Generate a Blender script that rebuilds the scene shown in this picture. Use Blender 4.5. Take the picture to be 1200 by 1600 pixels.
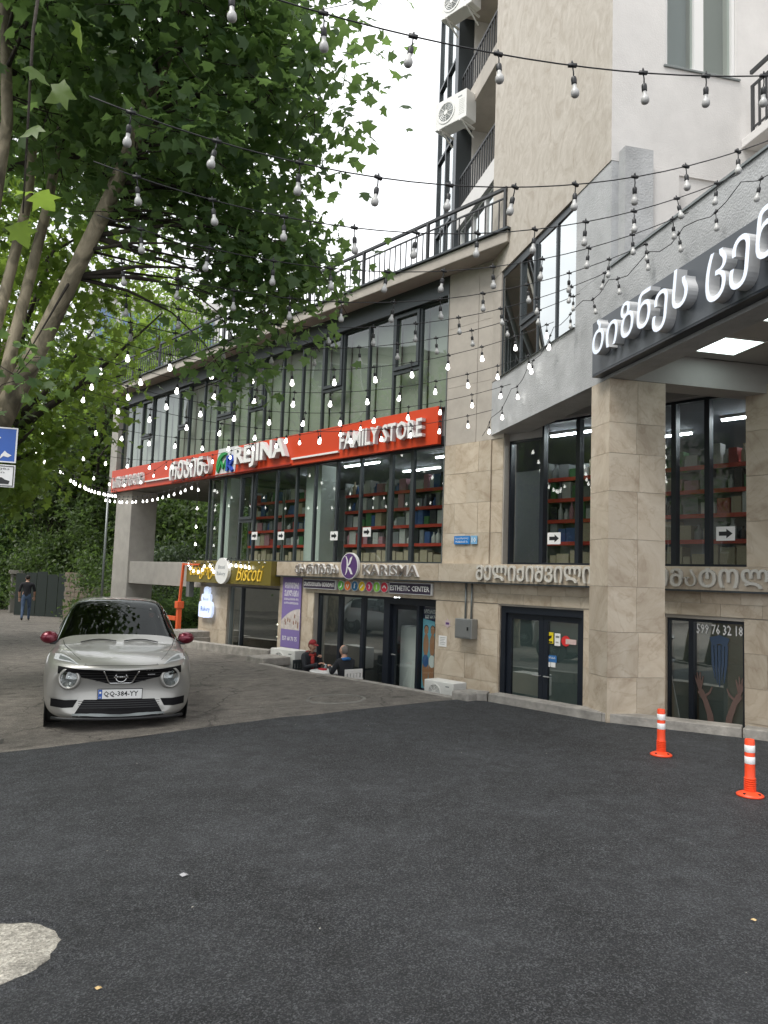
import bpy, math, random
import numpy as np
from mathutils import Matrix, Vector
rnd = random.Random(7)
SC = bpy.context.scene
for o in list(bpy.data.objects):
    bpy.data.objects.remove(o)
COL = SC.collection
# ---------------------------------------------------------------- camera, sky, sun, exposure
PITCH, ROLL, CAM_H = math.radians(5.0), math.radians(2.0), 1.65
fw = Vector((0, math.cos(PITCH), math.sin(PITCH)))
r0 = Vector((1, 0, 0))
u0 = Vector((0, -math.sin(PITCH), math.cos(PITCH)))
rt = math.cos(ROLL) * r0 + math.sin(ROLL) * u0
up = math.cos(ROLL) * u0 - math.sin(ROLL) * r0
cam = bpy.data.cameras.new('camera')
cam.sensor_fit = 'VERTICAL'
cam.sensor_height = 36.0
cam.sensor_width = 27.0
cam.lens = 27.0
cam.clip_start = 0.05
cam.clip_end = 2000
camo = bpy.data.objects.new('camera', cam)
COL.objects.link(camo)
M = Matrix((rt, up, -fw)).transposed().to_4x4()
M.translation = (0, 0, CAM_H)
camo.matrix_world = M
SC.camera = camo

SUN_EL, SUN_AZ = math.radians(58), math.radians(232)   # azimuth clockwise from +Y
world = bpy.data.worlds.new('World')
SC.world = world
world.use_nodes = True
nt = world.node_tree
bg = nt.nodes['Background']
bg.inputs['Strength'].default_value = 0.105
sky = nt.nodes.new('ShaderNodeTexSky')
sky.sky_type = 'NISHITA'
sky.sun_disc = False
sky.sun_elevation = SUN_EL
sky.sun_rotation = SUN_AZ
tc = nt.nodes.new('ShaderNodeTexCoord')
mp = nt.nodes.new('ShaderNodeMapping')
mp.inputs['Scale'].default_value = (1.6, 1.6, 3.2)
nz = nt.nodes.new('ShaderNodeTexNoise')
nz.inputs['Scale'].default_value = 1.5
nz.inputs['Detail'].default_value = 5
nz.inputs['Roughness'].default_value = 0.5
cr = nt.nodes.new('ShaderNodeValToRGB')
cr.color_ramp.elements[0].position = 0.32
cr.color_ramp.elements[0].color = (4.6, 4.75, 5.0, 1)
cr.color_ramp.elements[1].position = 0.66
cr.color_ramp.elements[1].color = (9.2, 9.3, 9.4, 1)
mx = nt.nodes.new('ShaderNodeMixRGB')
mx.inputs[0].default_value = 0.95
nt.links.new(tc.outputs['Generated'], mp.inputs['Vector'])
nt.links.new(mp.outputs['Vector'], nz.inputs['Vector'])
nt.links.new(nz.outputs['Fac'], cr.inputs['Fac'])
nt.links.new(sky.outputs['Color'], mx.inputs[1])
nt.links.new(cr.outputs['Color'], mx.inputs[2])
nt.links.new(mx.outputs['Color'], bg.inputs['Color'])

sun = bpy.data.lights.new('sun', 'SUN')
sun.energy = 1.5
sun.angle = math.radians(25)
sun.color = (1.0, 0.96, 0.9)
suno = bpy.data.objects.new('sun', sun)
COL.objects.link(suno)
sd = Vector((math.sin(SUN_AZ) * math.cos(SUN_EL), math.cos(SUN_AZ) * math.cos(SUN_EL), math.sin(SUN_EL)))
suno.rotation_euler = sd.to_track_quat('Z', 'Y').to_euler()
suno.location = sd * 60

vs = SC.view_settings
SC.display_settings.display_device = 'sRGB'
vs.view_transform = 'Standard'
vs.look = 'None'
vs.exposure = 1.12
vs.gamma = 1.0
vs.use_curve_mapping = False
SC.cycles.use_denoising = True
SC.cycles.max_bounces = 8
SC.cycles.diffuse_bounces = 4
SC.cycles.transparent_max_bounces = 24
SC.cycles.caustics_reflective = False
SC.cycles.caustics_refractive = False
SC.cycles.sample_clamp_indirect = 4.0

# ---------------------------------------------------------------- helpers
class MB:
    def __init__(s):
        s.v, s.f, s.m = [], [], []
    def add(s, vs_, fs_, mi=0):
        k = len(s.v)
        s.v += [tuple(p) for p in vs_]
        s.f += [tuple(i + k for i in f) for f in fs_]
        s.m += [mi] * len(fs_)
        return s
    def poly(s, pts, mi=0):
        return s.add(pts, [tuple(range(len(pts)))], mi)
    def box(s, x0, x1, y0, y1, z0, z1, mi=0):
        v = [(x, y, z) for z in (z0, z1) for y in (y0, y1) for x in (x0, x1)]
        return s.add(v, [(0, 2, 3, 1), (4, 5, 7, 6), (0, 1, 5, 4), (2, 6, 7, 3), (0, 4, 6, 2), (1, 3, 7, 5)], mi)
    def obox(s, c, ax, h, mi=0):
        c = Vector(c)
        X, Y, Z = [Vector(a) * q for a, q in zip(ax, h)]
        v = [c + X * i + Y * j + Z * k for k in (-1, 1) for j in (-1, 1) for i in (-1, 1)]
        return s.add(v, [(0, 2, 3, 1), (4, 5, 7, 6), (0, 1, 5, 4), (2, 6, 7, 3), (0, 4, 6, 2), (1, 3, 7, 5)], mi)
    def bar(s, a, b, r, mi=0, upv=(0, 0, 1)):
        a, b = Vector(a), Vector(b)
        d = (b - a)
        L = d.length
        d.normalize()
        q = Vector(upv)
        if abs(d.dot(q)) > .98:
            q = Vector((1, 0, 0))
        x = d.cross(q).normalized()
        return s.obox((a + b) / 2, (d, x, x.cross(d)), (L / 2, r, r), mi)
    def tube(s, pts, r, n=6, mi=0, cap=True):
        pts = [Vector(p) for p in pts]
        rs = [r] * len(pts) if isinstance(r, (int, float)) else list(r)
        k = len(s.v)
        q = None
        for i, p in enumerate(pts):
            d = (pts[min(i + 1, len(pts) - 1)] - pts[max(i - 1, 0)]).normalized()
            if q is None:
                q = Vector((0, 0, 1)) if abs(d.z) < .9 else Vector((1, 0, 0))
            x = d.cross(q)
            if x.length < 1e-5:
                x = d.cross(Vector((.3, 1, .2)))
            x.normalize()
            y = x.cross(d).normalized()
            q = y
            for j in range(n):
                a = 2 * math.pi * j / n
                s.v.append(tuple(p + (x * math.cos(a) + y * math.sin(a)) * rs[i]))
        for i in range(len(pts) - 1):
            for j in range(n):
                j2 = (j + 1) % n
                s.f.append((k + i * n + j, k + i * n + j2, k + (i + 1) * n + j2, k + (i + 1) * n + j))
                s.m.append(mi)
        if cap:
            s.f.append(tuple(k + j for j in range(n))[::-1])
            s.f.append(tuple(k + (len(pts) - 1) * n + j for j in range(n)))
            s.m += [mi, mi]
        return s
    def lathe(s, prof, n=16, c=(0, 0, 0), ax=(0, 0, 1), mi=0, cap=True):
        d = Vector(ax).normalized()
        q = Vector((0, 0, 1)) if abs(d.z) < .9 else Vector((1, 0, 0))
        x = d.cross(q).normalized()
        y = d.cross(x)
        c = Vector(c)
        k = len(s.v)
        for r, z in prof:
            for j in range(n):
                a = 2 * math.pi * j / n
                s.v.append(tuple(c + d * z + (x * math.cos(a) + y * math.sin(a)) * max(r, 1e-4)))
        for i in range(len(prof) - 1):
            for j in range(n):
                j2 = (j + 1) % n
                s.f.append((k + i * n + j, k + i * n + j2, k + (i + 1) * n + j2, k + (i + 1) * n + j))
                s.m.append(mi)
        if cap:
            s.f.append(tuple(k + j for j in range(n))[::-1])
            s.f.append(tuple(k + (len(prof) - 1) * n + j for j in range(n)))
            s.m += [mi, mi]
        return s
    def ball(s, c, r, n=10, mi=0):
        rx, ry, rz = (r, r, r) if isinstance(r, (int, float)) else r
        k = len(s.v)
        m = max(4, n // 2 + 1)
        for i in range(m + 1):
            t = math.pi * i / m
            for j in range(n):
                a = 2 * math.pi * j / n
                rr = max(math.sin(t), 1e-3)
                s.v.append((c[0] + rx * rr * math.cos(a), c[1] + ry * rr * math.sin(a), c[2] - rz * math.cos(t)))
        for i in range(m):
            for j in range(n):
                j2 = (j + 1) % n
                s.f.append((k + i * n + j, k + i * n + j2, k + (i + 1) * n + j2, k + (i + 1) * n + j))
                s.m.append(mi)
        return s
    def extr(s, poly, fn, d0, d1, mi=0):
        """prism: 2D poly mapped by fn(x, y, depth)"""
        n = len(poly)
        k = len(s.v)
        s.v += [tuple(fn(x, y, d0)) for x, y in poly] + [tuple(fn(x, y, d1)) for x, y in poly]
        s.f += [tuple(k + i for i in range(n))[::-1], tuple(k + n + i for i in range(n))]
        s.f += [(k + i, k + (i + 1) % n, k + n + (i + 1) % n, k + n + i) for i in range(n)]
        s.m += [mi] * (n + 2)
        return s
    def mesh(s, name, mats=(), smooth=False):
        me = bpy.data.meshes.new(name)
        me.from_pydata(s.v, [], s.f)
        for m in mats:
            me.materials.append(m)
        if len(mats) > 1:
            me.polygons.foreach_set('material_index', s.m)
        if smooth:
            me.polygons.foreach_set('use_smooth', [True] * len(me.polygons))
        me.update()
        return me

def tag(o, label=None, cat=None, group=None, kind=None):
    if label: o['label'] = label
    if cat: o['category'] = cat
    if group: o['group'] = group
    if kind: o['kind'] = kind
    return o

def link(name, me, parent=None, loc=(0, 0, 0), rotz=0.0, scale=None):
    o = bpy.data.objects.new(name, me)
    o.location = loc
    if rotz: o.rotation_euler = (0, 0, rotz)
    if scale is not None: o.scale = scale
    if parent is not None: o.parent = parent
    COL.objects.link(o)
    return o

def obj(name, mb, mats, parent=None, loc=(0, 0, 0), rotz=0.0, smooth=False, bev=0.0, sub=0, auto=None):
    mats = mats if isinstance(mats, (list, tuple)) else [mats]
    me = mb.mesh(name, mats, smooth) if isinstance(mb, MB) else mb
    if auto is not None:
        me.polygons.foreach_set('use_smooth', [True] * len(me.polygons))
        try: me.set_sharp_from_angle(angle=math.radians(auto))
        except Exception: pass
    o = link(name, me, parent, loc, rotz)
    if bev:
        b = o.modifiers.new('bevel', 'BEVEL')
        b.width = bev
        b.segments = 2
        b.limit_method = 'ANGLE'
    if sub:
        q = o.modifiers.new('sub', 'SUBSURF')
        q.levels = sub
        q.render_levels = sub
    return o

def thing(name, label, cat, loc=(0, 0, 0), rotz=0.0, group=None):
    return tag(link(name, None, None, loc, rotz), label, cat, group)

def clone(o, parent=None):
    c = o.copy()
    COL.objects.link(c)
    c.parent = parent
    for ch in list(o.children):
        clone(ch, c)
    return c

# ---------------------------------------------------------------- materials
def new_mat(name):
    m = bpy.data.materials.new(name)
    m.use_nodes = True
    return m, m.node_tree, m.node_tree.nodes['Principled BSDF']

def mat(name, col, rough=0.6, metal=0.0, noise=0.0, scale=8.0, bump=0.0, bscale=60.0, emit=0.0, coat=0.0, spec=None, alpha=None, dirt=None):
    m, t, b = new_mat(name)
    c = (*col, 1)
    b.inputs['Base Color'].default_value = c
    b.inputs['Roughness'].default_value = rough
    b.inputs['Metallic'].default_value = metal
    if coat: b.inputs['Coat Weight'].default_value = coat; b.inputs['Coat Roughness'].default_value = 0.04
    if spec is not None: b.inputs['Specular IOR Level'].default_value = spec
    if emit:
        b.inputs['Emission Color'].default_value = c
        b.inputs['Emission Strength'].default_value = emit
    if noise or bump:
        tcn = t.nodes.new('ShaderNodeTexCoord')
    if noise:
        n = t.nodes.new('ShaderNodeTexNoise')
        n.inputs['Scale'].default_value = scale
        n.inputs['Detail'].default_value = 6
        n.inputs['Roughness'].default_value = 0.65
        t.links.new(tcn.outputs['Object'], n.inputs['Vector'])
        r = t.nodes.new('ShaderNodeValToRGB')
        r.color_ramp.elements[0].position = 0.28
        r.color_ramp.elements[1].position = 0.74
        d = dirt or tuple(x * (1 - noise) for x in col)
        r.color_ramp.elements[0].color = (*d, 1)
        r.color_ramp.elements[1].color = (*[min(1, x * (1 + noise * .5)) for x in col], 1)
        t.links.new(n.outputs['Fac'], r.inputs['Fac'])
        t.links.new(r.outputs['Color'], b.inputs['Base Color'])
    if bump:
        n2 = t.nodes.new('ShaderNodeTexNoise')
        n2.inputs['Scale'].default_value = bscale
        n2.inputs['Detail'].default_value = 4
        t.links.new(tcn.outputs['Object'], n2.inputs['Vector'])
        bp = t.nodes.new('ShaderNodeBump')
        bp.inputs['Strength'].default_value = bump
        bp.inputs['Distance'].default_value = 0.02
        t.links.new(n2.outputs['Fac'], bp.inputs['Height'])
        t.links.new(bp.outputs['Normal'], b.inputs['Normal'])
    return m

def glass_mat(name, tint, base=0.06, ior=1.5, rough=0.0, wob=0.0):
    m = bpy.data.materials.new(name)
    m.use_nodes = True
    t = m.node_tree
    t.nodes.remove(t.nodes['Principled BSDF'])
    out = t.nodes['Material Output']
    tr = t.nodes.new('ShaderNodeBsdfTransparent')
    tr.inputs['Color'].default_value = (*tint, 1)
    gl = t.nodes.new('ShaderNodeBsdfGlossy')
    gl.inputs['Roughness'].default_value = rough
    gl.inputs['Color'].default_value = (.92, .96, .95, 1)
    # two-sided Schlick reflectance (does not mind which way the pane faces)
    geo = t.nodes.new('ShaderNodeNewGeometry')
    dp = t.nodes.new('ShaderNodeVectorMath'); dp.operation = 'DOT_PRODUCT'
    t.links.new(geo.outputs['Normal'], dp.inputs[0]); t.links.new(geo.outputs['Incoming'], dp.inputs[1])
    def mth(op, a_, b_=None):
        n = t.nodes.new('ShaderNodeMath'); n.operation = op
        for i, q in enumerate((a_, b_)):
            if q is None: continue
            if isinstance(q, (int, float)): n.inputs[i].default_value = q
            else: t.links.new(q, n.inputs[i])
        return n.outputs[0]
    f0 = ((ior - 1) / (ior + 1)) ** 2
    pw = mth('POWER', mth('SUBTRACT', 1.0, mth('ABSOLUTE', dp.outputs['Value'])), 5.0)
    ad = t.nodes.new('ShaderNodeMath'); ad.operation = 'ADD'; ad.use_clamp = True
    t.links.new(mth('MULTIPLY', pw, 1 - f0), ad.inputs[0]); ad.inputs[1].default_value = f0 + base
    mxs = t.nodes.new('ShaderNodeMixShader')
    t.links.new(ad.outputs[0], mxs.inputs[0])
    t.links.new(tr.outputs[0], mxs.inputs[1])
    t.links.new(gl.outputs[0], mxs.inputs[2])
    t.links.new(mxs.outputs[0], out.inputs['Surface'])
    if wob:
        tcn = t.nodes.new('ShaderNodeTexCoord')
        n = t.nodes.new('ShaderNodeTexNoise')
        n.inputs['Scale'].default_value = 0.9
        n.inputs['Detail'].default_value = 1
        t.links.new(tcn.outputs['Object'], n.inputs['Vector'])
        bp = t.nodes.new('ShaderNodeBump')
        bp.inputs['Strength'].default_value = wob
        bp.inputs['Distance'].default_value = 0.06
        t.links.new(n.outputs['Fac'], bp.inputs['Height'])
        t.links.new(bp.outputs['Normal'], gl.inputs['Normal'])
    return m

def stone_mat(name, cols, scale=1.0, tile_var=0.25, stretch=(1, 1, 1), rough=0.45, bump=0.15, vein=.3, bscale=35):
    """travertine: warped veins; a per-piece offset and tint from the object's random number"""
    m, t, b = new_mat(name)
    L, N = t.links, t.nodes
    tcn = N.new('ShaderNodeTexCoord')
    oi = N.new('ShaderNodeObjectInfo')
    geo = N.new('ShaderNodeNewGeometry')
    off = N.new('ShaderNodeVectorMath')
    off.operation = 'SCALE'
    off.inputs[0].default_value = (31.0, 17.0, 23.0)
    L.new(oi.outputs['Random'], off.inputs['Scale'])
    addv = N.new('ShaderNodeVectorMath')
    addv.operation = 'ADD'
    L.new(geo.outputs['Position'], addv.inputs[0])
    L.new(off.outputs[0], addv.inputs[1])
    mpn = N.new('ShaderNodeMapping')
    mpn.inputs['Scale'].default_value = stretch
    L.new(addv.outputs[0], mpn.inputs['Vector'])
    n1 = N.new('ShaderNodeTexNoise')
    n1.inputs['Scale'].default_value = 2.2 * scale
    n1.inputs['Detail'].default_value = 7
    n1.inputs['Roughness'].default_value = 0.62
    n1.inputs['Distortion'].default_value = 2.2
    L.new(mpn.outputs[0], n1.inputs['Vector'])
    wv = N.new('ShaderNodeTexNoise')
    wv.inputs['Scale'].default_value = 1.1 * scale
    wv.inputs['Detail'].default_value = 5
    wv.inputs['Distortion'].default_value = 4.0
    L.new(mpn.outputs[0], wv.inputs['Vector'])
    # thin veins where the warped noise crosses its middle value
    v1 = N.new('ShaderNodeMath'); v1.operation = 'SUBTRACT'; v1.inputs[1].default_value = 0.5
    L.new(wv.outputs['Fac'], v1.inputs[0])
    v2 = N.new('ShaderNodeMath'); v2.operation = 'ABSOLUTE'
    L.new(v1.outputs[0], v2.inputs[0])
    vr = N.new('ShaderNodeValToRGB')
    vr.color_ramp.elements[0].position = 0.0
    vr.color_ramp.elements[0].color = (.6, .52, .45, 1)
    vr.color_ramp.elements[1].position = 0.025
    vr.color_ramp.elements[1].color = (1, 1, 1, 1)
    L.new(v2.outputs[0], vr.inputs['Fac'])
    r = N.new('ShaderNodeValToRGB')
    r.color_ramp.elements[0].position = 0.3
    r.color_ramp.elements[0].color = (*cols[0], 1)
    r.color_ramp.elements[1].position = 0.7
    r.color_ramp.elements[1].color = (*cols[2], 1)
    e = r.color_ramp.elements.new(0.5)
    e.color = (*cols[1], 1)
    L.new(n1.outputs['Fac'], r.inputs['Fac'])
    mul = N.new('ShaderNodeMixRGB'); mul.blend_type = 'MULTIPLY'; mul.inputs[0].default_value = vein
    L.new(r.outputs['Color'], mul.inputs[1])
    L.new(vr.outputs['Color'], mul.inputs[2])
    hv = N.new('ShaderNodeHueSaturation')
    mr = N.new('ShaderNodeMapRange')
    mr.inputs['To Min'].default_value = 1 - tile_var
    mr.inputs['To Max'].default_value = 1 + tile_var * .6
    L.new(oi.outputs['Random'], mr.inputs['Value'])
    L.new(mr.outputs[0], hv.inputs['Value'])
    L.new(mul.outputs['Color'], hv.inputs['Color'])
    L.new(hv.outputs['Color'], b.inputs['Base Color'])
    b.inputs['Roughness'].default_value = rough
    bp = N.new('ShaderNodeBump')
    bp.inputs['Strength'].default_value = bump
    bp.inputs['Distance'].default_value = 0.01
    n3 = N.new('ShaderNodeTexNoise')
    n3.inputs['Scale'].default_value = bscale
    n3.inputs['Detail'].default_value = 4
    L.new(mpn.outputs[0], n3.inputs['Vector'])
    L.new(n3.outputs['Fac'], bp.inputs['Height'])
    L.new(bp.outputs['Normal'], b.inputs['Normal'])
    return m

def leaf_mat(name, c0, c1, trans=(.16, .3, .03), tw=0.4):
    m = bpy.data.materials.new(name)
    m.use_nodes = True
    t = m.node_tree
    N, L = t.nodes, t.links
    b = N['Principled BSDF']
    out = N['Material Output']
    geo = N.new('ShaderNodeNewGeometry')
    r = N.new('ShaderNodeValToRGB')
    r.color_ramp.elements[0].color = (*c0, 1)
    r.color_ramp.elements[1].color = (*c1, 1)
    L.new(geo.outputs['Random Per Island'], r.inputs['Fac'])
    L.new(r.outputs['Color'], b.inputs['Base Color'])
    b.inputs['Roughness'].default_value = 0.45
    b.inputs['Specular IOR Level'].default_value = 0.35
    tl = N.new('ShaderNodeBsdfTranslucent')
    tl.inputs['Color'].default_value = (*trans, 1)
    ms = N.new('ShaderNodeMixShader')
    ms.inputs[0].default_value = tw
    L.new(b.outputs[0], ms.inputs[1])
    L.new(tl.outputs[0], ms.inputs[2])
    L.new(ms.outputs[0], out.inputs['Surface'])
    return m

def asphalt_mat(name, dark, light, patch, grain=140.0, bump=0.8, rough=0.75, rough_lo=0.55, cracks=False):
    m, t, b = new_mat(name)
    N, L = t.nodes, t.links
    geo = N.new('ShaderNodeNewGeometry')
    big = N.new('ShaderNodeTexNoise'); big.inputs['Scale'].default_value = 0.75; big.inputs['Detail'].default_value = 7; big.inputs['Roughness'].default_value = .62
    L.new(geo.outputs['Position'], big.inputs['Vector'])
    vor = N.new('ShaderNodeTexVoronoi'); vor.inputs['Scale'].default_value = grain
    L.new(geo.outputs['Position'], vor.inputs['Vector'])
    fine = N.new('ShaderNodeTexNoise'); fine.inputs['Scale'].default_value = grain * .55; fine.inputs['Detail'].default_value = 5; fine.inputs['Roughness'].default_value = .7
    L.new(geo.outputs['Position'], fine.inputs['Vector'])
    r1 = N.new('ShaderNodeValToRGB')
    r1.color_ramp.elements[0].position = .38; r1.color_ramp.elements[0].color = (*dark, 1)
    r1.color_ramp.elements[1].position = .64; r1.color_ramp.elements[1].color = (*patch, 1)
    L.new(big.outputs['Fac'], r1.inputs['Fac'])
    bw = N.new('ShaderNodeRGBToBW'); L.new(vor.outputs['Color'], bw.inputs[0])
    r2 = N.new('ShaderNodeValToRGB')
    r2.color_ramp.elements[0].position = .45; r2.color_ramp.elements[0].color = (0, 0, 0, 1)
    r2.color_ramp.elements[1].position = .88; r2.color_ramp.elements[1].color = (1, 1, 1, 1)
    L.new(bw.outputs[0], r2.inputs['Fac'])
    mxn = N.new('ShaderNodeMixRGB'); L.new(r2.outputs['Color'], mxn.inputs[0]); L.new(r1.outputs['Color'], mxn.inputs[1]); mxn.inputs[2].default_value = (*light, 1)
    mid = N.new('ShaderNodeTexNoise'); mid.inputs['Scale'].default_value = 5.5; mid.inputs['Detail'].default_value = 7; mid.inputs['Roughness'].default_value = .7
    L.new(geo.outputs['Position'], mid.inputs['Vector'])
    r3 = N.new('ShaderNodeValToRGB')
    r3.color_ramp.elements[0].position = .3; r3.color_ramp.elements[0].color = (.6, .6, .6, 1)
    r3.color_ramp.elements[1].position = .72; r3.color_ramp.elements[1].color = (1.35, 1.35, 1.35, 1)
    L.new(mid.outputs['Fac'], r3.inputs['Fac'])
    mu0 = N.new('ShaderNodeMixRGB'); mu0.blend_type = 'MULTIPLY'; mu0.inputs[0].default_value = 1
    L.new(mxn.outputs['Color'], mu0.inputs[1]); L.new(r3.outputs['Color'], mu0.inputs[2])
    gr = N.new('ShaderNodeTexNoise'); gr.inputs['Scale'].default_value = 68; gr.inputs['Detail'].default_value = 9; gr.inputs['Roughness'].default_value = .85
    L.new(geo.outputs['Position'], gr.inputs['Vector'])
    r4 = N.new('ShaderNodeValToRGB')
    r4.color_ramp.elements[0].position = .34; r4.color_ramp.elements[0].color = (.2, .2, .2, 1)
    r4.color_ramp.elements[1].position = .68; r4.color_ramp.elements[1].color = (2.1, 2.1, 2.1, 1)
    L.new(gr.outputs['Fac'], r4.inputs['Fac'])
    mu = N.new('ShaderNodeMixRGB'); mu.blend_type = 'MULTIPLY'; mu.inputs[0].default_value = 1
    L.new(mu0.outputs['Color'], mu.inputs[1]); L.new(r4.outputs['Color'], mu.inputs[2])
    last = mu
    if cracks:
        wn_ = N.new('ShaderNodeTexNoise'); wn_.inputs['Scale'].default_value = 2.2; wn_.inputs['Detail'].default_value = 6
        L.new(geo.outputs['Position'], wn_.inputs['Vector'])
        av = N.new('ShaderNodeVectorMath'); av.operation = 'MULTIPLY_ADD'; av.inputs[1].default_value = (.5, .5, .5)
        L.new(wn_.outputs['Color'], av.inputs[0]); L.new(geo.outputs['Position'], av.inputs[2])
        vc = N.new('ShaderNodeTexVoronoi'); vc.feature = 'DISTANCE_TO_EDGE'; vc.inputs['Scale'].default_value = .55
        L.new(av.outputs[0], vc.inputs['Vector'])
        rc = N.new('ShaderNodeValToRGB'); rc.color_ramp.elements[0].position = .002; rc.color_ramp.elements[0].color = (.45, .45, .45, 1); rc.color_ramp.elements[1].position = .010; rc.color_ramp.elements[1].color = (1, 1, 1, 1)
        L.new(vc.outputs['Distance'], rc.inputs['Fac'])
        st = N.new('ShaderNodeTexNoise'); st.inputs['Scale'].default_value = 1.4; st.inputs['Detail'].default_value = 3
        L.new(geo.outputs['Position'], st.inputs['Vector'])
        rs_ = N.new('ShaderNodeValToRGB'); rs_.color_ramp.elements[0].position = .62; rs_.color_ramp.elements[0].color = (1, 1, 1, 1); rs_.color_ramp.elements[1].position = .70; rs_.color_ramp.elements[1].color = (.6, .6, .6, 1)
        L.new(st.outputs['Fac'], rs_.inputs['Fac'])
        for q in (rc, rs_):
            m3 = N.new('ShaderNodeMixRGB'); m3.blend_type = 'MULTIPLY'; m3.inputs[0].default_value = 1
            L.new(last.outputs['Color'], m3.inputs[1]); L.new(q.outputs['Color'], m3.inputs[2]); last = m3
    L.new(last.outputs['Color'], b.inputs['Base Color'])
    mr = N.new('ShaderNodeMapRange'); mr.inputs['To Min'].default_value = rough_lo; mr.inputs['To Max'].default_value = rough + .1
    L.new(big.outputs['Fac'], mr.inputs['Value']); L.new(mr.outputs[0], b.inputs['Roughness'])
    mix = N.new('ShaderNodeMath'); mix.operation = 'MULTIPLY_ADD'; mix.inputs[1].default_value = 1.6
    L.new(gr.outputs['Fac'], mix.inputs[0]); L.new(vor.outputs['Distance'], mix.inputs[2])
    bp = N.new('ShaderNodeBump'); bp.inputs['Strength'].default_value = bump; bp.inputs['Distance'].default_value = .014
    L.new(mix.outputs[0], bp.inputs['Height']); L.new(bp.outputs['Normal'], b.inputs['Normal'])
    return m

def bark_mat():
    m, t, b = new_mat('plane_bark')
    N, L = t.nodes, t.links
    geo = N.new('ShaderNodeNewGeometry')
    mpn = N.new('ShaderNodeMapping'); mpn.inputs['Scale'].default_value = (1, 1, .45)
    L.new(geo.outputs['Position'], mpn.inputs['Vector'])
    n = N.new('ShaderNodeTexNoise'); n.inputs['Scale'].default_value = 5; n.inputs['Detail'].default_value = 6; n.inputs['Distortion'].default_value = 1.2
    L.new(mpn.outputs[0], n.inputs['Vector'])
    r = N.new('ShaderNodeValToRGB')
    r.color_ramp.interpolation = 'EASE'
    r.color_ramp.elements[0].position = .36; r.color_ramp.elements[0].color = (.1, .085, .06, 1)
    r.color_ramp.elements[1].position = .62; r.color_ramp.elements[1].color = (.36, .31, .22, 1)
    e = r.color_ramp.elements.new(.48); e.color = (.2, .175, .12, 1)
    L.new(n.outputs['Fac'], r.inputs['Fac']); L.new(r.outputs['Color'], b.inputs['Base Color'])
    b.inputs['Roughness'].default_value = .85
    n2 = N.new('ShaderNodeTexNoise'); n2.inputs['Scale'].default_value = 30; n2.inputs['Detail'].default_value = 4
    L.new(mpn.outputs[0], n2.inputs['Vector'])
    bp = N.new('ShaderNodeBump'); bp.inputs['Strength'].default_value = .5; bp.inputs['Distance'].default_value = .02
    L.new(n2.outputs['Fac'], bp.inputs['Height']); L.new(bp.outputs['Normal'], b.inputs['Normal'])
    return m

MT = {}
MT['asphalt'] = asphalt_mat('fresh_asphalt', (.0115, .0132, .0166), (.135, .14, .15), (.053, .057, .064), 150, 1.3)
MT['old_asphalt'] = asphalt_mat('old_asphalt', (.115, .104, .09), (.20, .18, .157), (.165, .15, .13), 110, .7, .85, .7, True)
MT['ground'] = mat('packed_earth', (.12, .1, .075), .95, noise=.4, scale=2, bump=.4)
MT['concrete'] = mat('kerb_concrete', (.33, .31, .28), .85, noise=.45, scale=5, bump=.35, bscale=40)
MT['concrete_dark'] = mat('stained_concrete', (.2, .19, .17), .9, noise=.4, scale=4, bump=.3)
MT['paver'] = mat('forecourt_tile', (.3, .27, .23), .7, noise=.3, scale=6)
MT['tile'] = stone_mat('travertine_tile', [(.38, .305, .225), (.50, .425, .33), (.58, .515, .42)], .62, .12, vein=.3)
MT['tower_stone'] = stone_mat('tower_travertine', [(.38, .335, .28), (.455, .415, .36), (.52, .48, .425)], 1.3, .01, (1.0, 1.0, .8), .85, .4, vein=.0, bscale=17)
MT['plaster'] = mat('grey_roughcast', (.45, .46, .47), .9, noise=.25, scale=2.2, bump=.5, bscale=42)
MT['white_plaster'] = mat('white_plaster', (.66, .645, .63), .85, noise=.1, scale=2.2, bump=.2, bscale=50)
MT['beige'] = mat('beige_render', (.42, .385, .34), .85, noise=.18, scale=2.5, bump=.2)
MT['soffit'] = mat('soffit_paint', (.42, .41, .40), .8, noise=.1, scale=2)
MT['column'] = mat('column_render', (.40, .38, .35), .85, noise=.2, scale=2.5, bump=.3)
MT['frame'] = mat('dark_grey_frame', (.055, .064, .07), .4, metal=.3)
MT['navy'] = mat('navy_black_frame', (.012, .016, .024), .35)
MT['alu'] = mat('grey_aluminium', (.2, .22, .22), .4, metal=.4)
MT['white_pvc'] = mat('white_window_frame', (.75, .75, .74), .4)
MT['black'] = mat('black_paint', (.015, .016, .018), .45)
MT['iron'] = mat('black_railing', (.04, .042, .045), .5)
MT['glass'] = glass_mat('shop_glass', (.84, .90, .88), .05, wob=.05)
MT['glass_up'] = glass_mat('upper_glass', (.80, .86, .82), .08, wob=.08)
MT['glass_dark'] = glass_mat('dark_tinted_glass', (.46, .53, .52), .34, wob=.04)
MT['glass_sky'] = glass_mat('mirror_tint_glass', (.5, .55, .55), .5, wob=.03)
MT['blind'] = mat('grey_blind', (.37, .385, .34), .8, noise=.08, scale=1.5)
MT['red'] = mat('red_sign_panel', (.58, .052, .012), .42)
MT['red_dark'] = mat('red_bracket', (.4, .03, .015), .5)
MT['white'] = mat('white_plastic', (.78, .78, .77), .4)
MT['white_metal'] = mat('white_painted_metal', (.72, .72, .69), .45, noise=.1, scale=3)
MT['letter_glow'] = mat('lit_letter_face', (.8, .88, 1.0), .4, emit=.12)
MT['letter_side'] = mat('letter_return', (.62, .63, .64), .4)
MT['sign_grey'] = mat('slate_sign_panel', (.085, .095, .11), .4)
MT['stone_letter'] = mat('grey_letter', (.56, .54, .49), .55)
MT['purple'] = mat('purple_print', (.10, .045, .17), .45)
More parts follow.
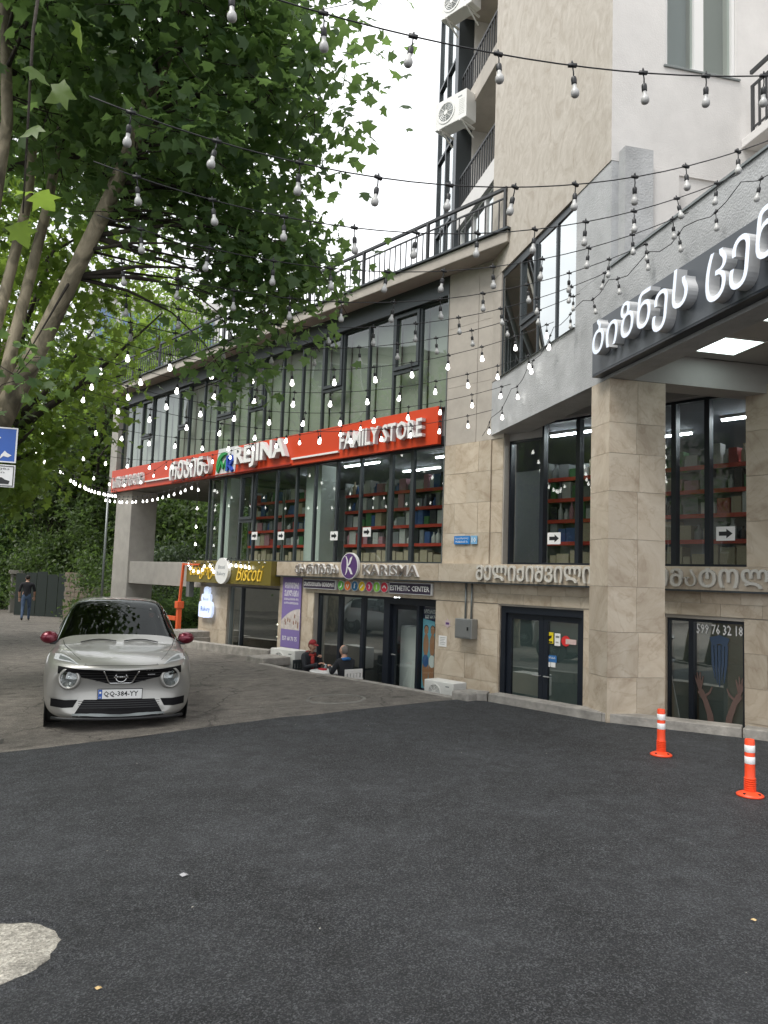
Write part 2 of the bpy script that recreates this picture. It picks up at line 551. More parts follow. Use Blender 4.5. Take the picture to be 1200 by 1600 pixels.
MT['lilac'] = mat('lilac_print', (.20, .15, .36), .5)
MT['gold'] = mat('olive_gold_panel', (.15, .12, .02), .3, coat=.3)
MT['yellow'] = mat('yellow_script', (.75, .5, .06), .4, emit=.08)
MT['orange'] = mat('orange_barrier', (.75, .12, .03), .5)
MT['bollard'] = mat('orange_plastic', (.86, .075, .02), .45, noise=.12, scale=14)
MT['reflective'] = mat('reflective_white', (.8, .8, .8), .3)
MT['blue_sign'] = mat('blue_enamel', (.02, .1, .42), .35)
MT['bright_blue'] = mat('bright_blue_enamel', (.02, .2, .55), .4)
MT['bulb'] = mat('frosted_bulb', (.46, .46, .45), .3)
MT['bulb_lit'] = mat('lit_bulb', (1.0, .98, .92), .3, emit=3.2)
MT['rubber'] = mat('black_rubber', (.012, .012, .012), .75)
MT['tube'] = mat('fluorescent_tube', (.9, .95, 1.0), .4, emit=18.0)
MT['panel_light'] = mat('led_panel', (.82, .97, .93), .4, emit=1.6)
MT['shelf_red'] = mat('red_shelf_beam', (.5, .05, .03), .5)
MT['steel'] = mat('grey_steel', (.3, .31, .31), .45, metal=.6)
MT['room_wall'] = mat('room_wall', (.4, .4, .41), .9)
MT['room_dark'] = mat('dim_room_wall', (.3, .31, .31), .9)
MT['room_floor'] = mat('room_floor', (.25, .23, .21), .5)
MT['card'] = mat('cardboard', (.45, .36, .22), .85, noise=.15, scale=5)
MT['bark'] = bark_mat()
MT['bark_dark'] = mat('dark_bark', (.05, .042, .033), .95, noise=.5, scale=6, bump=.5, bscale=25)
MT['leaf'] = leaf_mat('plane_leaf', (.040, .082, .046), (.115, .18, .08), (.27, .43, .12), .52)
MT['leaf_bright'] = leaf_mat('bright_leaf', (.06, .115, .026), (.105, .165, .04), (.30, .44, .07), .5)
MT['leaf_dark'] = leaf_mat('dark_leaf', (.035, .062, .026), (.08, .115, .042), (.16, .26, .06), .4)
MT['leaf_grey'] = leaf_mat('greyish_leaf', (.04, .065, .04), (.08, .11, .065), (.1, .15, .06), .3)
MT['skin'] = mat('skin', (.48, .28, .2), .55)
MT['rubble'] = mat('rubble_stone', (.2, .165, .125), .9, noise=.45, scale=7, bump=.6, bscale=20)
MT['old_wall'] = mat('old_grey_wall', (.24, .23, .21), .9, noise=.35, scale=1.5, bump=.3)

# ---------------------------------------------------------------- frames of reference
OA = Vector((1.87, 13.57, 0)); RA = math.atan2(-.7455, .6665)          # shop front: u right, w inward
OP = Vector((2.79, 9.5, 0)); RP = math.atan2(-.9751, .2215)            # office tower front: a right, w inward
def A(u, w, z):
    c, s = math.cos(RA), math.sin(RA)
    return Vector((OA.x + u * c - w * s, OA.y + u * s + w * c, z))
def P(a, w, z):
    c, s = math.cos(RP), math.sin(RP)
    return Vector((OP.x + a * c - w * s, OP.y + a * s + w * c, z))

# ---------------------------------------------------------------- lettering
_adv = {}
def _glyph(ch, off, ext, res=2):
    c = bpy.data.curves.new('text', 'FONT')
    c.body = ch
    c.size = 1
    c.extrude = ext
    c.offset = off
    c.resolution_u = res
    o = bpy.data.objects.new('text', c)
    COL.objects.link(o)
    bpy.context.view_layer.update()
    me = o.to_mesh()
    v = [tuple(q.co) for q in me.vertices]
    f = [tuple(q.vertices) for q in me.polygons]
    o.to_mesh_clear()
    bpy.data.objects.remove(o)
    bpy.data.curves.remove(c)
    return v, f
def advance(ch):
    if ch not in _adv:
        x1 = max(p[0] for p in _glyph('|', 0, 0)[0])
        x2 = max(p[0] for p in _glyph(ch + '|', 0, 0)[0])
        _adv[ch] = x2 - x1
    return _adv[ch]
_gc = {}
def text_glyphs(s, W, H, depth, off=0.0, shear=0.0, res=2):
    """list of (char, verts, faces) laid out in a W x H box, x right, y up, z from 0 to depth"""
    out, x = [], 0.0
    for ch in s:
        if ch != ' ':
            k = (ch, off, res)
            if k not in _gc:
                _gc[k] = _glyph(ch, off, .5, res)
            v, f = _gc[k]
            out.append((ch, [(p[0] + x + shear * p[1], p[1], p[2] + .5) for p in v], f))
        x += advance(ch) if ch != ' ' else .28
    xs = [p[0] for _, v, _ in out for p in v]
    ys = [p[1] for _, v, _ in out for p in v]
    sx, sy = W / (max(xs) - min(xs)), H / (max(ys) - min(ys))
    mx_, my_ = min(xs), min(ys)
    return [(c, [((p[0] - mx_) * sx, (p[1] - my_) * sy, p[2] * depth) for p in v], f) for c, v, f in out]
def up_(s): return ''.join(chr(ord(c) + 0xBC0) if 0x10D0 <= ord(c) <= 0x10FA else c for c in s)   # Georgian capitals
def letters(parent, s, x0, x1, z0, z1, w, depth, mats, off=0.0, shear=0.0, name='letter', side=None):
    """letters as one part each, standing on the plane y = w of the parent and proud towards -y; faces mats[0], sides mats[1]"""
    for c, v, f in text_glyphs(s, x1 - x0, z1 - z0, depth, off, shear):
        mb = MB()
        vv = [(x0 + p[0], w - p[2], z0 + p[1]) for p in v]
        mb.add(vv, f)
        mb.m = [0 if (max(v[i][2] for i in q) - min(v[i][2] for i in q)) < depth * .3 else 1 for q in f]
        obj(name, mb, mats if len(mats) > 1 else [mats[0], mats[0]], parent)
def lettering(mb, s, x0, x1, z0, z1, w, mi=0, off=0.0, shear=0.0, depth=.002):
    for c, v, f in text_glyphs(s, x1 - x0, z1 - z0, depth, off, shear, 1):
        mb.add([(x0 + p[0], w - p[2], z0 + p[1]) for p in v], f, mi)
    return mb
# ================================================================ the ground
def ground_z(x, y=0):
    s_ = .5 * math.log1p(math.exp(max(-60, min(60, -x / .5))))
    return -.5 * (1 - math.exp(-.135 * s_))
FLOOR = -.85
g = MB(); n = 30
for i in range(n + 1):
    for j in range(n + 1):
        X, Y = -500 + 1000 * i / n, -400 + 1000 * j / n
        g.v.append((X, Y, FLOOR - .05 + (0 if abs(X) < 60 else -(abs(X) - 60) * .02) - max(0, Y - 60) * .01 + (0 if X > -15 else (X + 15) * .04)))
for i in range(n):
    for j in range(n):
        a = i * (n + 1) + j
        g.f.append((a, a + n + 1, a + n + 2, a + 1)); g.m.append(0)
tag(obj('ground', g, MT['ground']), kind='structure')

KERB = [(-9.6, 1.0), (-5.2, 1.07), (-4.5, 1.75), (-3.3, 1.97), (1.45, 2.26), (1.78, 2.05), (3.57, 2.02), (5.03, 1.47), (8, .75), (14, .2), (26, .2)]
def kerb_v(u):
    for (a, va), (b, vb) in zip(KERB, KERB[1:]):
        if a <= u <= b:
            return va + (vb - va) * (u - a) / (b - a)
    return KERB[-1][1]
def sheet(name, us, vfun, dz, material):
    m = MB(); rows = []
    for u in us:
        row = []
        for v in vfun(u):
            p = A(u, -v, 0)
            row.append(len(m.v)); m.v.append((p.x, p.y, ground_z(p.x) + dz))
        rows.append(row)
    for r1, r2 in zip(rows, rows[1:]):
        for k in range(len(r1) - 1):
            m.f.append((r1[k], r1[k + 1], r2[k + 1], r2[k])); m.m.append(0)
    return tag(obj(name, m, material, smooth=True), kind='structure')
us = sorted(set([x * .4 - 9.6 for x in range(0, 90)] + [k[0] for k in KERB]))
us = [u for u in us if u <= 26]
sheet('road', us, lambda u: [kerb_v(u) + (70 - kerb_v(u)) * (t / 90) ** 1.6 for t in range(91)], 0, MT['old_asphalt'])
sheet('passage_road', [-9.6 - 1.2 * k for k in range(0, 40)], lambda u: [-12 + 82 * t / 90 for t in range(91)], 0, MT['old_asphalt'])
# fresh asphalt laid over the old, in front of a straight joint
EA, EB = Vector((-3.70, 7.78, 0)), Vector((.70, 10.66, 0))
ed = (EB - EA).normalized(); en = Vector((ed.y, -ed.x, 0))
m = MB(); rows = []
for i in range(121):
    row = []
    s_ = -32 + 54 * i / 120
    for j in range(81):
        t_ = 16 * (j / 80) ** 1.4
        wig = .05 * math.sin(s_ * 1.7) + .035 * math.sin(s_ * 5.3 + 1) + rnd.uniform(-.025, .025)
        p = EA + ed * s_ + en * (t_ + (wig if j == 0 else 0))
        q = p - OA
        c, s2 = math.cos(RA), math.sin(RA)
        u_, v_ = q.x * c + q.y * s2, -(-q.x * s2 + q.y * c)
        if v_ < kerb_v(u_) + .02:
            p = A(u_, -(kerb_v(u_) + .02), 0)
        row.append(len(m.v)); m.v.append((p.x, p.y, ground_z(p.x) + .012))
    rows.append(row)
for r1, r2 in zip(rows, rows[1:]):
    for k in range(80):
        m.f.append((r1[k], r1[k + 1], r2[k + 1], r2[k])); m.m.append(0)
tag(obj('fresh_asphalt', m, MT['asphalt'], smooth=True), kind='structure')
# sunken forecourt floor
m = MB(); us2 = [-9.6] + [k[0] for k in KERB[1:]]
for (ua, ub) in zip(us2, us2[1:]):
    m.poly([A(ua, .3, FLOOR), A(ub, .3, FLOOR), A(ub, -kerb_v(ub), FLOOR), A(ua, -kerb_v(ua), FLOOR)])
tag(obj('forecourt_floor', m, MT['paver']), kind='structure')

def kerb_run(name, pts, width, top, mats, stone=1.0):
    """retaining kerb: stones end to end along pts (u, v, top z)"""
    root = tag(link(name, None), kind='structure')
    back = MB()
    for k, ((ua, va), (ub, vb)) in enumerate(zip(pts, pts[1:])):
        pa, pb = A(ua, -va, 0), A(ub, -vb, 0)
        L = (pb - pa).length
        d = (pb - pa) / L
        nn = Vector((-d.y, d.x, 0))      # towards the building
        ns = max(1, round(L / stone))
        for i in range(ns):
            a = pa + d * (L * i / ns + .004)
            b = pa + d * (L * (i + 1) / ns - .004)
            za, zb = top(a), top(b)
            j = rnd.uniform(-.006, .006)
            mb = MB()
            q = [a, b, b + nn * width, a + nn * width]
            zz = [za, zb, zb, za]
            jj = rnd.uniform(-.008, .008)
            v = [(p.x + nn.x * jj, p.y + nn.y * jj, z - .22) for p, z in zip(q, zz)] + [(p.x + nn.x * jj, p.y + nn.y * jj, z + j) for p, z in zip(q, zz)]
            mb.add(v, [(3, 2, 1, 0), (4, 5, 6, 7), (0, 1, 5, 4), (1, 2, 6, 5), (2, 3, 7, 6), (3, 0, 4, 7)])
            obj('kerb_stone', mb, mats, root, bev=.012)
        q = [pa + nn * .015, pb + nn * .015, pb + nn * (width - .015), pa + nn * (width - .015)]
        v = [(p.x, p.y, FLOOR - .02) for p in q] + [(p.x, p.y, top(p) - .2) for p in q]
        back.add(v, [(3, 2, 1, 0), (4, 5, 6, 7), (0, 1, 5, 4), (1, 2, 6, 5), (2, 3, 7, 6), (3, 0, 4, 7)])
    obj('retaining_wall', back, MT['concrete_dark'], root)
    return root
kerb_run('raised_kerb', KERB[4:9], .26, lambda p: ground_z(p.x) + .115, MT['concrete'], 1.6)
kerb_run('raised_kerb', KERB[0:2], .24, lambda p: ground_z(p.x) + .18, MT['concrete'], 1.4)
kerb_run('flush_kerb', KERB[1:5], .17, lambda p: ground_z(p.x) + .006, MT['concrete'], 1.1)
# broken end block of the raised kerb, and the low block at the other end
m = MB(); p = A(1.5, -2.12, 0)
m.obox((p.x, p.y, .02), (Vector((.66, -.75, 0)), Vector((.75, .66, 0)), Vector((0, 0, 1))), (.16, .2, .1))
tag(obj('kerb_end_block', m, MT['concrete'], bev=.03), kind='structure')
m = MB(); p = A(-4.75, -1.35, 0)
m.obox((p.x, p.y, ground_z(p.x) + .02), (Vector((.6665, -.7455, 0)), Vector((.7455, .6665, 0)), Vector((0, 0, 1))), (.32, .34, .085))
tag(obj('kerb_end_block', m, MT['concrete'], bev=.02), kind='structure')

# entrance steps by the passage
m = MB()
rs = tag(link('passage_step', None, loc=(0, 0, 0)), kind='structure')
for k in range(2):
    mm = MB(); c = A(-10.1, -.25 - .0 * k, 0); 
    mm.obox((c.x, c.y, -.12 + .15 * k), (Vector((.6665, -.7455, 0)), Vector((.7455, .6665, 0)), Vector((0, 0, 1))), (.55 - .05 * k, .75 - .25 * k, .075))
    obj('step', mm, MT['concrete'], rs, bev=.01)

# manholes, tree pits
def disc(name, label, x, y, r, z, mats, n=28, ring=True, w=.05):
    t = thing(name, label, 'manhole', (x, y, ground_z(x) + z))
    t.rotation_euler = (0, -math.atan((ground_z(x + .3) - ground_z(x - .3)) / .6), 0)
    m = MB()
    prof = [(0, .0), (r * .35, .003), (r * .7, .001), (r - .03, 0), (r, -.015)]
    m.lathe(prof, n, cap=False)
    rr = random.Random(3)
    m.v = [(a + rr.uniform(-.022, .022) * (1 if math.hypot(a, b) > r * .8 else 0), b + rr.uniform(-.02, .02), c) for a, b, c in m.v]
    obj('cover', m, mats[0], t, smooth=True)
    if ring:
        m = MB(); m.lathe([(r + .012, -.012), (r + .02, .004), (r + w, .004), (r + w + .02, -.012)], n, cap=False)
        obj('rim', m, mats[1], t)
    return t
MT['lid'] = asphalt_mat('sandy_concrete_lid', (.25, .235, .2), (.42, .40, .35), (.33, .31, .27), 60, .6, .95, .8)
MT['lid_dark'] = asphalt_mat('asphalted_lid', (.11, .10, .085), (.2, .18, .16), (.16, .145, .125), 90, .6, .9, .8)
disc('manhole', 'pale sandy concrete manhole lid at the near left of the fresh asphalt', -1.74, 3.61, .345, .0175, (MT['lid'], MT['asphalt']), w=.06)
disc('manhole', 'round manhole lid set flush in the old brown asphalt before the cafe table', -.58, 10.95, .36, .008, (MT['lid_dark'], MT['concrete_dark']))
def tree_pit(label, x, y, rz):
    z = ground_z(x)
    t = thing('tree_pit', label, 'tree pit', (x, y, z), rz); t.rotation_euler = (0, -math.atan((ground_z(x + .3) - ground_z(x - .3)) / .6), rz)
    m = MB(); m.box(-.62, .62, -.55, .55, -.03, .006); obj('soil', m, MT['ground'], t)
    for (a, b, c, d) in ((.62, .74, -.66, .66), (-.74, -.62, -.66, .66), (-.62, .62, .55, .66), (-.62, .62, -.66, -.55)):
        m = MB(); m.box(a, b, c, d, -.05, .05); obj('edging_stone', m, MT['concrete_dark'], t, bev=.008)
tree_pit('nearer stone edged tree pit at the left edge beside the front of the car', -4.72, 7.7, -.1)
tree_pit('farther stone edged tree pit at the left edge beyond the first one', -6.5, 11.2, -.15)
# litter
m = MB(); rl = random.Random(5)
for k in range(34):
    x, y = rl.uniform(-2.2, 4), rl.uniform(2.6, 9.4)
    if y < 3 and abs(x) > 1.5: continue
    s_ = rl.uniform(.005, .012); a = rl.uniform(0, 6.3)
    d1, d2 = Vector((math.cos(a), math.sin(a), .15)) * s_, Vector((-math.sin(a), math.cos(a), .2)) * s_ * .6
    c = Vector((x, y, ground_z(x) + .02))
    m.poly([c - d1, c - d2, c + d1 + Vector((0, 0, s_ * .4)), c + d2])
tag(obj('litter', m, mat('paper_scraps', (.5, .48, .43), .8)), kind='stuff')
def fallen(label, x, y, col, s_):
    m = MB(); pts = [(0, -.5), (.35, -.3), (.5, .1), (.2, .35), (0, .6), (-.2, .3), (-.45, .1), (-.3, -.3)]
    z = ground_z(x) + .018
    m.add([(x, y, z + s_ * .25)] + [(x + a * s_, y + b * s_ * .8, z + (.1 * s_ if i % 2 else 0)) for i, (a, b) in enumerate(pts)], [(0, i + 1, (i + 1) % 8 + 1) for i in range(8)])
    tag(obj('fallen_leaf', m, mat('dry_leaf', col, .8)), label, 'leaf')
fallen('dry tan leaf lying on the asphalt right of the pale manhole', -1.10, 3.30, (.42, .3, .14), .034)
fallen('dry tan leaf lying on the asphalt at the right edge', 1.92, 4.0, (.5, .36, .18), .034)
fallen('crumpled grey leaf lying on the asphalt left of centre', -1.06, 4.50, (.3, .3, .31), .06)
# ================================================================ the shop building
SB = thing('shop_building', 'long low shop building with dark glazed upper floor above travertine basement shops', 'building', OA, RA)
def spart(name, mb, mats, parent=None, **k):
    return obj(name, mb, mats, parent or SB, **k)
def bx(*a):
    return MB().box(*a)
unit = MB().box(-.5, .5, -.5, .5, -.5, .5).mesh('tile', [MT['tile']])
def tiles(parent, x0, x1, z0, z1, w0, w1, tw, th, axis='u', me=unit, gap=.004, fixed=None, name='stone_tile'):
    """a wall of separate slabs; axis 'u' spans local x, 'w' spans local y (fixed = local x range)"""
    nz_ = max(1, round((z1 - z0) / th)); dz = (z1 - z0) / nz_
    for r in range(nz_):
        nx = max(1, round((x1 - x0) / tw)); dx = (x1 - x0) / nx
        edges = [x0 + dx * i for i in range(nx + 1)]
        if r % 2 and nx > 1:
            edges = [x0] + [e + dx * .5 for e in edges[:-1]] + [x1]
        for a, b in zip(edges, edges[1:]):
            if b - a < .05: continue
            j = rnd.uniform(-.003, .003)
            if axis == 'u':
                loc = ((a + b) / 2, (w0 + w1) / 2 + j, z0 + (r + .5) * dz); sc = (b - a - gap, w1 - w0, dz - gap)
            else:
                loc = ((fixed[0] + fixed[1]) / 2 + j, (a + b) / 2, z0 + (r + .5) * dz); sc = (fixed[1] - fixed[0], b - a - gap, dz - gap)
            link(name, me, parent, loc, 0, sc)
Z0 = FLOOR - .1
# basement walls (backing, then slabs)
m = MB()
OPEN = [(-8.78, -6.42, 1.34), (-5.05, -1.24, 1.30), (.26, 1.97, 1.265), (3.31, 4.44, 1.25)]
prev = -10.25
for a, b, top in OPEN + [(12, 12, 1.2)]:
    m.box(prev, a, .02, .35, Z0, 1.64)
    if a < 12: m.box(a, b, .02, .35, top + .002, 1.64)
    prev = b
spart('wall', m, MT['beige'])
prev = -10.25
for a, b, top in OPEN + [(8.0, 8.0, 1.25)]:
    if prev > -9 and prev < -6:   # between bakery and salon: narrow tiles
        tiles(SB, prev, a, Z0, 1.3, -.012, .02, .5, .55)
    elif prev < -9:
        tiles(SB, prev, a, Z0, 1.3, -.012, .02, .75, .62)
    else:
        tiles(SB, prev, a, Z0, 1.29, -.012, .02, .62, .42)
    prev = b
tiles(SB, -6.4, 8.0, 1.30, 1.645, -.012, .02, .55, .17)
# door reveals
for a, b, top in OPEN[2:]:
    tiles(SB, .0, .2, Z0, top, 0, 0, .3, .42, 'w', fixed=(a - .005, a + .02))
# ledge over the basement shops
for k in range(14):
    a = -6.36 + k * 1.06; b = min(a + 1.06, 8.4)
    spart('ledge_panel', bx(a + .003, b - .003, -.16, .0, 1.655, 1.975), MT['tile'], bev=.004)
spart('ledge_core', bx(-6.36, 8.4, -.14, .35, 1.66, 1.96), MT['concrete_dark'])
spart('drip_edge', bx(-6.36, 8.4, -.18, -.14, 1.63, 1.655), MT['frame'])
# floors, roof
spart('floor_slab', bx(-16.4, 9, .05, 8, 4.42, 4.95), MT['soffit'])
spart('passage_ceiling', bx(-16.4, -10.2, .05, 8, 4.25, 4.415), MT['concrete_dark'])
spart('upper_floor_beam', bx(-10.2, -1.12, .03, .3, 4.26, 4.416), MT['frame'])
m = bx(-16.95, .62, -.42, 8.2, 7.545, 7.76)
spart('roof_slab', m, MT['beige'], bev=.015)
spart('roof_edge_flashing', bx(-17.0, .66, -.47, 8.2, 7.763, 7.80), MT['frame'])
spart('fascia', bx(-16.42, -1.12, -.02, .3, 7.16, 7.54), MT['frame'])
spart('rear_wall', bx(-16.4, 9, 7.8, 8, 4.96, 7.54), MT['beige'])
spart('rear_wall', bx(-10.2, 9, 7.8, 8, Z0, 4.41), MT['room_wall'])
spart('gable_wall', bx(-16.42, -16.36, .32, 7.8, 4.96, 7.54), MT['beige'])
# end column, its slim upper continuation, low beam
spart('column', bx(-16.46, -15.25, .06, .95, -1.2, 4.245), MT['column'], bev=.015)
spart('slim_column', bx(-16.95, -16.425, -.05, .5, 4.2, 7.54), MT['column'], bev=.01)
spart('low_beam', bx(-15.245, -10.26, .12, .6, 1.24, 1.94), MT['column'], bev=.01)
m = MB(); m.tube([A(-16.7, -.1, z) - OA for z in (0,)] if False else [(-16.75, -.12, -.3), (-16.75, -.12, 4.3)], .04, 8)
spart('downpipe', m, MT['alu'], smooth=True)
# end pilaster between shop glazing and office tower
tiles(SB, -1.11, .02, 1.98, 4.2, -.02, .02, .57, .56)
tiles(SB, .025, .28, 1.98, 4.2, .01, .05, .3, .56)
spart('wall', bx(-1.11, .3, .021, .35, 1.98, 7.54), MT['beige'])
for z0_, z1_ in ((4.205, 5.3), (5.305, 6.45), (6.455, 7.54)):
    spart('render_panel', bx(-1.11, -.36, -.01, .02, z0_, z1_), MT['beige'])
    spart('render_panel', bx(-.355, .3, -.004, .02, z0_, z1_), MT['beige'])

# ---- glazing
def window(parent, u0, u1, z0, z1, w, fr, gl, fw_=.045, fd=.09, transom=None, sash=False, uneven=0.0, name='window'):
    m = MB(); e = fw_ / 2
    m.box(u0, u0 + e, w - fd / 2, w + fd / 2, z0, z1); m.box(u1 - e, u1, w - fd / 2, w + fd / 2, z0, z1)
    m.box(u0 + e, u1 - e, w - fd / 2, w + fd / 2, z0, z0 + e); m.box(u0 + e, u1 - e, w - fd / 2, w + fd / 2, z1 - e, z1)
    wn = obj(name, m, fr, parent)
    holes = [(z0 + e, z1 - e)]
    if transom:
        mm = bx(u0 + e, u1 - e, w - fd / 2, w + fd / 2, transom - .04, transom + .04)
        obj('transom', mm, fr, wn)
        holes = [(z0 + e, transom - .04), (transom + .04, z1 - e)]
    for k, (a, b) in enumerate(holes):
        if sash and k == len(holes) - 1:
            s_ = .07
            mm = MB(); y0, y1 = w - fd / 2 - .03, w + fd / 2 - .012
            mm.box(u0 + e, u0 + e + s_, y0, y1, a, b); mm.box(u1 - e - s_, u1 - e, y0, y1, a, b)
            mm.box(u0 + e + s_, u1 - e - s_, y0, y1, a, a + s_); mm.box(u0 + e + s_, u1 - e - s_, y0, y1, b - s_, b)
            obj('sash', mm, fr, wn)
        q = rnd.uniform(-1, 1) * uneven; q2 = rnd.uniform(-1, 1) * uneven
        mm = MB(); mm.poly([(u0 + e, w + q, a), (u1 - e, w - q, a), (u1 - e, w - q + q2, b), (u0 + e, w + q + q2, b)])
        obj('pane', mm, gl, wn)
    return wn
UP = [-16.36, -15.62, -14.87, -14.03, -13.19, -12.33, -11.64, -10.79, -10.02, -9.18, -8.38, -7.65, -6.84, -6.0, -5.2, -4.44, -3.57, -2.77, -1.97, -1.13]
OPN = {2, 5, 8, 10, 14, 17}
for k, (a, b) in enumerate(zip(UP, UP[1:])):
    window(SB, a, b, 4.97, 7.158, .12, MT['frame'], MT['glass_up'], .055, .075, transom=5.92 if k in OPN else None, sash=k in OPN, uneven=.004)
    spart('blind', bx(a + .03, b - .03, .32, .335, 4.97, 7.15), MT['blind'])
spart('sill_band', bx(-16.36, -1.12, -.02, .2, 4.952, 4.969), MT['frame'])
spart('end_frame', bx(-1.128, -1.112, -.03, .25, 1.98, 7.16), MT['alu'])
LO = [-10.2, -9.38, -8.54, -7.86, -6.87, -6.03, -5.3, -4.49, -3.67, -2.72, -2.06, -1.13]
for k, (a, b) in enumerate(zip(LO, LO[1:])):
    tr = {2: 3.02, 9: None}.get(k)
    window(SB, a, b, 1.98, 4.255, .10, MT['frame'], MT['glass'], .06 if k != 9 else .12, .075, transom=tr, sash=(k in (2,)), uneven=.004)
spart('sill_band', bx(-10.24, -1.11, -.08, .2, 1.955, 1.978), MT['alu'])
for a, b in ((-10.0, -9.46), (-5.98, -5.38)):
    spart('interior_column', bx(a, b, .32, .75, 1.98, 4.26), mat('pale_green_column', (.5, .55, .51), .7) if 'pgc' not in MT else MT['pgc'])
# passage-side glazing
for k in range(4):
    y0, y1 = .18 + 1.2 * k, .18 + 1.2 * (k + 1)
    m = MB(); m.box(-10.22, -10.14, y0, y0 + .06, 1.98, 4.25); m.box(-10.22, -10.14, y0 + .06, y1, 1.98, 2.04); m.box(-10.22, -10.14, y0 + .06, y1, 4.19, 4.25)
    wn = spart('window', m, MT['frame'])
    obj('pane', MB().poly([(-10.18, y0 + .06, 2.04), (-10.18, y1, 2.04), (-10.18, y1, 4.19), (-10.18, y0 + .06, 4.19)]), MT['glass'], wn)
spart('passage_wall', bx(-10.25, -10.0, .36, 7.8, Z0, 1.97), MT['beige'])
# windows of the shop under the office tower
def shopwin(edges, z1s, zt=1.98):
    for k, (a, b) in enumerate(zip(edges, edges[1:])):
        window(SB, a, b, zt, z1s[k], .22, MT['navy'], MT['glass'], .075, .12, uneven=.003)
shopwin([.30, 1.0, 1.71, 2.62, 3.36, 3.86, 4.47], [4.16, 4.41, 4.41, 4.41, 4.41, 4.41])
spart('wall', bx(.3, 1.0, .15, .3, 4.163, 4.41), MT['soffit'])
tiles(SB, 4.48, 6.3, 1.98, 4.41, -.02, .06, .6, .56)
spart('wall', bx(4.475, 9, .061, .4, 1.98, 4.41), MT['beige'])
# shop interior
spart('shop_floor', bx(-10.1, 8.9, .36, 7.8, 1.80, 1.955), MT['room_floor'])
spart('shop_back_wall', bx(-10.1, 8.9, 4.6, 4.7, 1.957, 4.41), MT['room_dark'])
spart('shop_side_wall', bx(5.2, 5.3, .5, 4.6, 1.957, 4.41), MT['room_dark'])
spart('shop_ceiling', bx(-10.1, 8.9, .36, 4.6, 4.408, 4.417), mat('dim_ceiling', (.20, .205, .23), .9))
def tube_lamp(label, u, w, ln, z=4.36):
    c = A(u, w, z)
    t = thing('ceiling_lamp', label, 'lamp', c, RA, 'fluorescent lamps inside the shop')
    obj('housing', bx(-ln / 2, ln / 2, -.04, .04, 0, .045), MT['white'], t)
    m = MB(); m.tube([(-ln / 2 + .02, 0, -.018), (ln / 2 - .02, 0, -.018)], .018, 8); obj('tube', m, MT['tube'], t)
for u, w, lab in ((-5.0, 1.2, 'lit tube lamp near the left of the orange lettered glazing'), (-4.4, 2.6, 'lit tube lamp behind the middle of the lower shop glazing'), (-2.2, 1.5, 'lit tube lamp behind the tall framed pane at the right of the shop glazing'),
                  (1.2, 1.0, 'lit tube lamp left of the stone pillar'), (2.0, 2.2, 'deeper lit tube lamp left of the stone pillar'), (4.1, 1.5, 'lit tube lamp right of the stone pillar'), (5.0, 2.8, 'deeper lit tube lamp right of the stone pillar'), (-7.6, 2, 'lit tube lamp at the left of the shop glazing')):
    tube_lamp(lab, u, w, 1.3)
# shelves and goods
GC = {'white': (.62, .62, .6), 'dark': (.035, .035, .045), 'red': (.42, .05, .05), 'green': (.07, .2, .08), 'blue': (.06, .12, .32), 'beige': (.5, .42, .3), 'grey': (.25, .26, .28), 'pink': (.5, .25, .3)}
GM = {k: mat('%s_goods' % k, c, .5, noise=.55, scale=22) for k, c in GC.items()}
boxme = {k: MB().box(-.5, .5, -.5, .5, 0, 1).mesh('goods', [v]) for k, v in GM.items()}
def _bottle(k):
    m = MB(); m.lathe([(.42, 0), (.5, .05), (.5, .6), (.2, .78), (.2, .95), (.26, .96), (.26, 1)], 8)
    return m.mesh('goods_bottle', [GM[k]], True)
botme = {k: _bottle(k) for k in GC}
NTH = ['', 'first', 'second', 'third', 'fourth', 'fifth', 'sixth', 'seventh', 'eighth', 'ninth', 'tenth', 'eleventh', 'twelfth', 'thirteenth', 'fourteenth', 'fifteenth', 'sixteenth', 'seventeenth', 'eighteenth', 'nineteenth', 'twentieth', 'twenty-first', 'twenty-second', 'twenty-third', 'twenty-fourth', 'twenty-fifth']
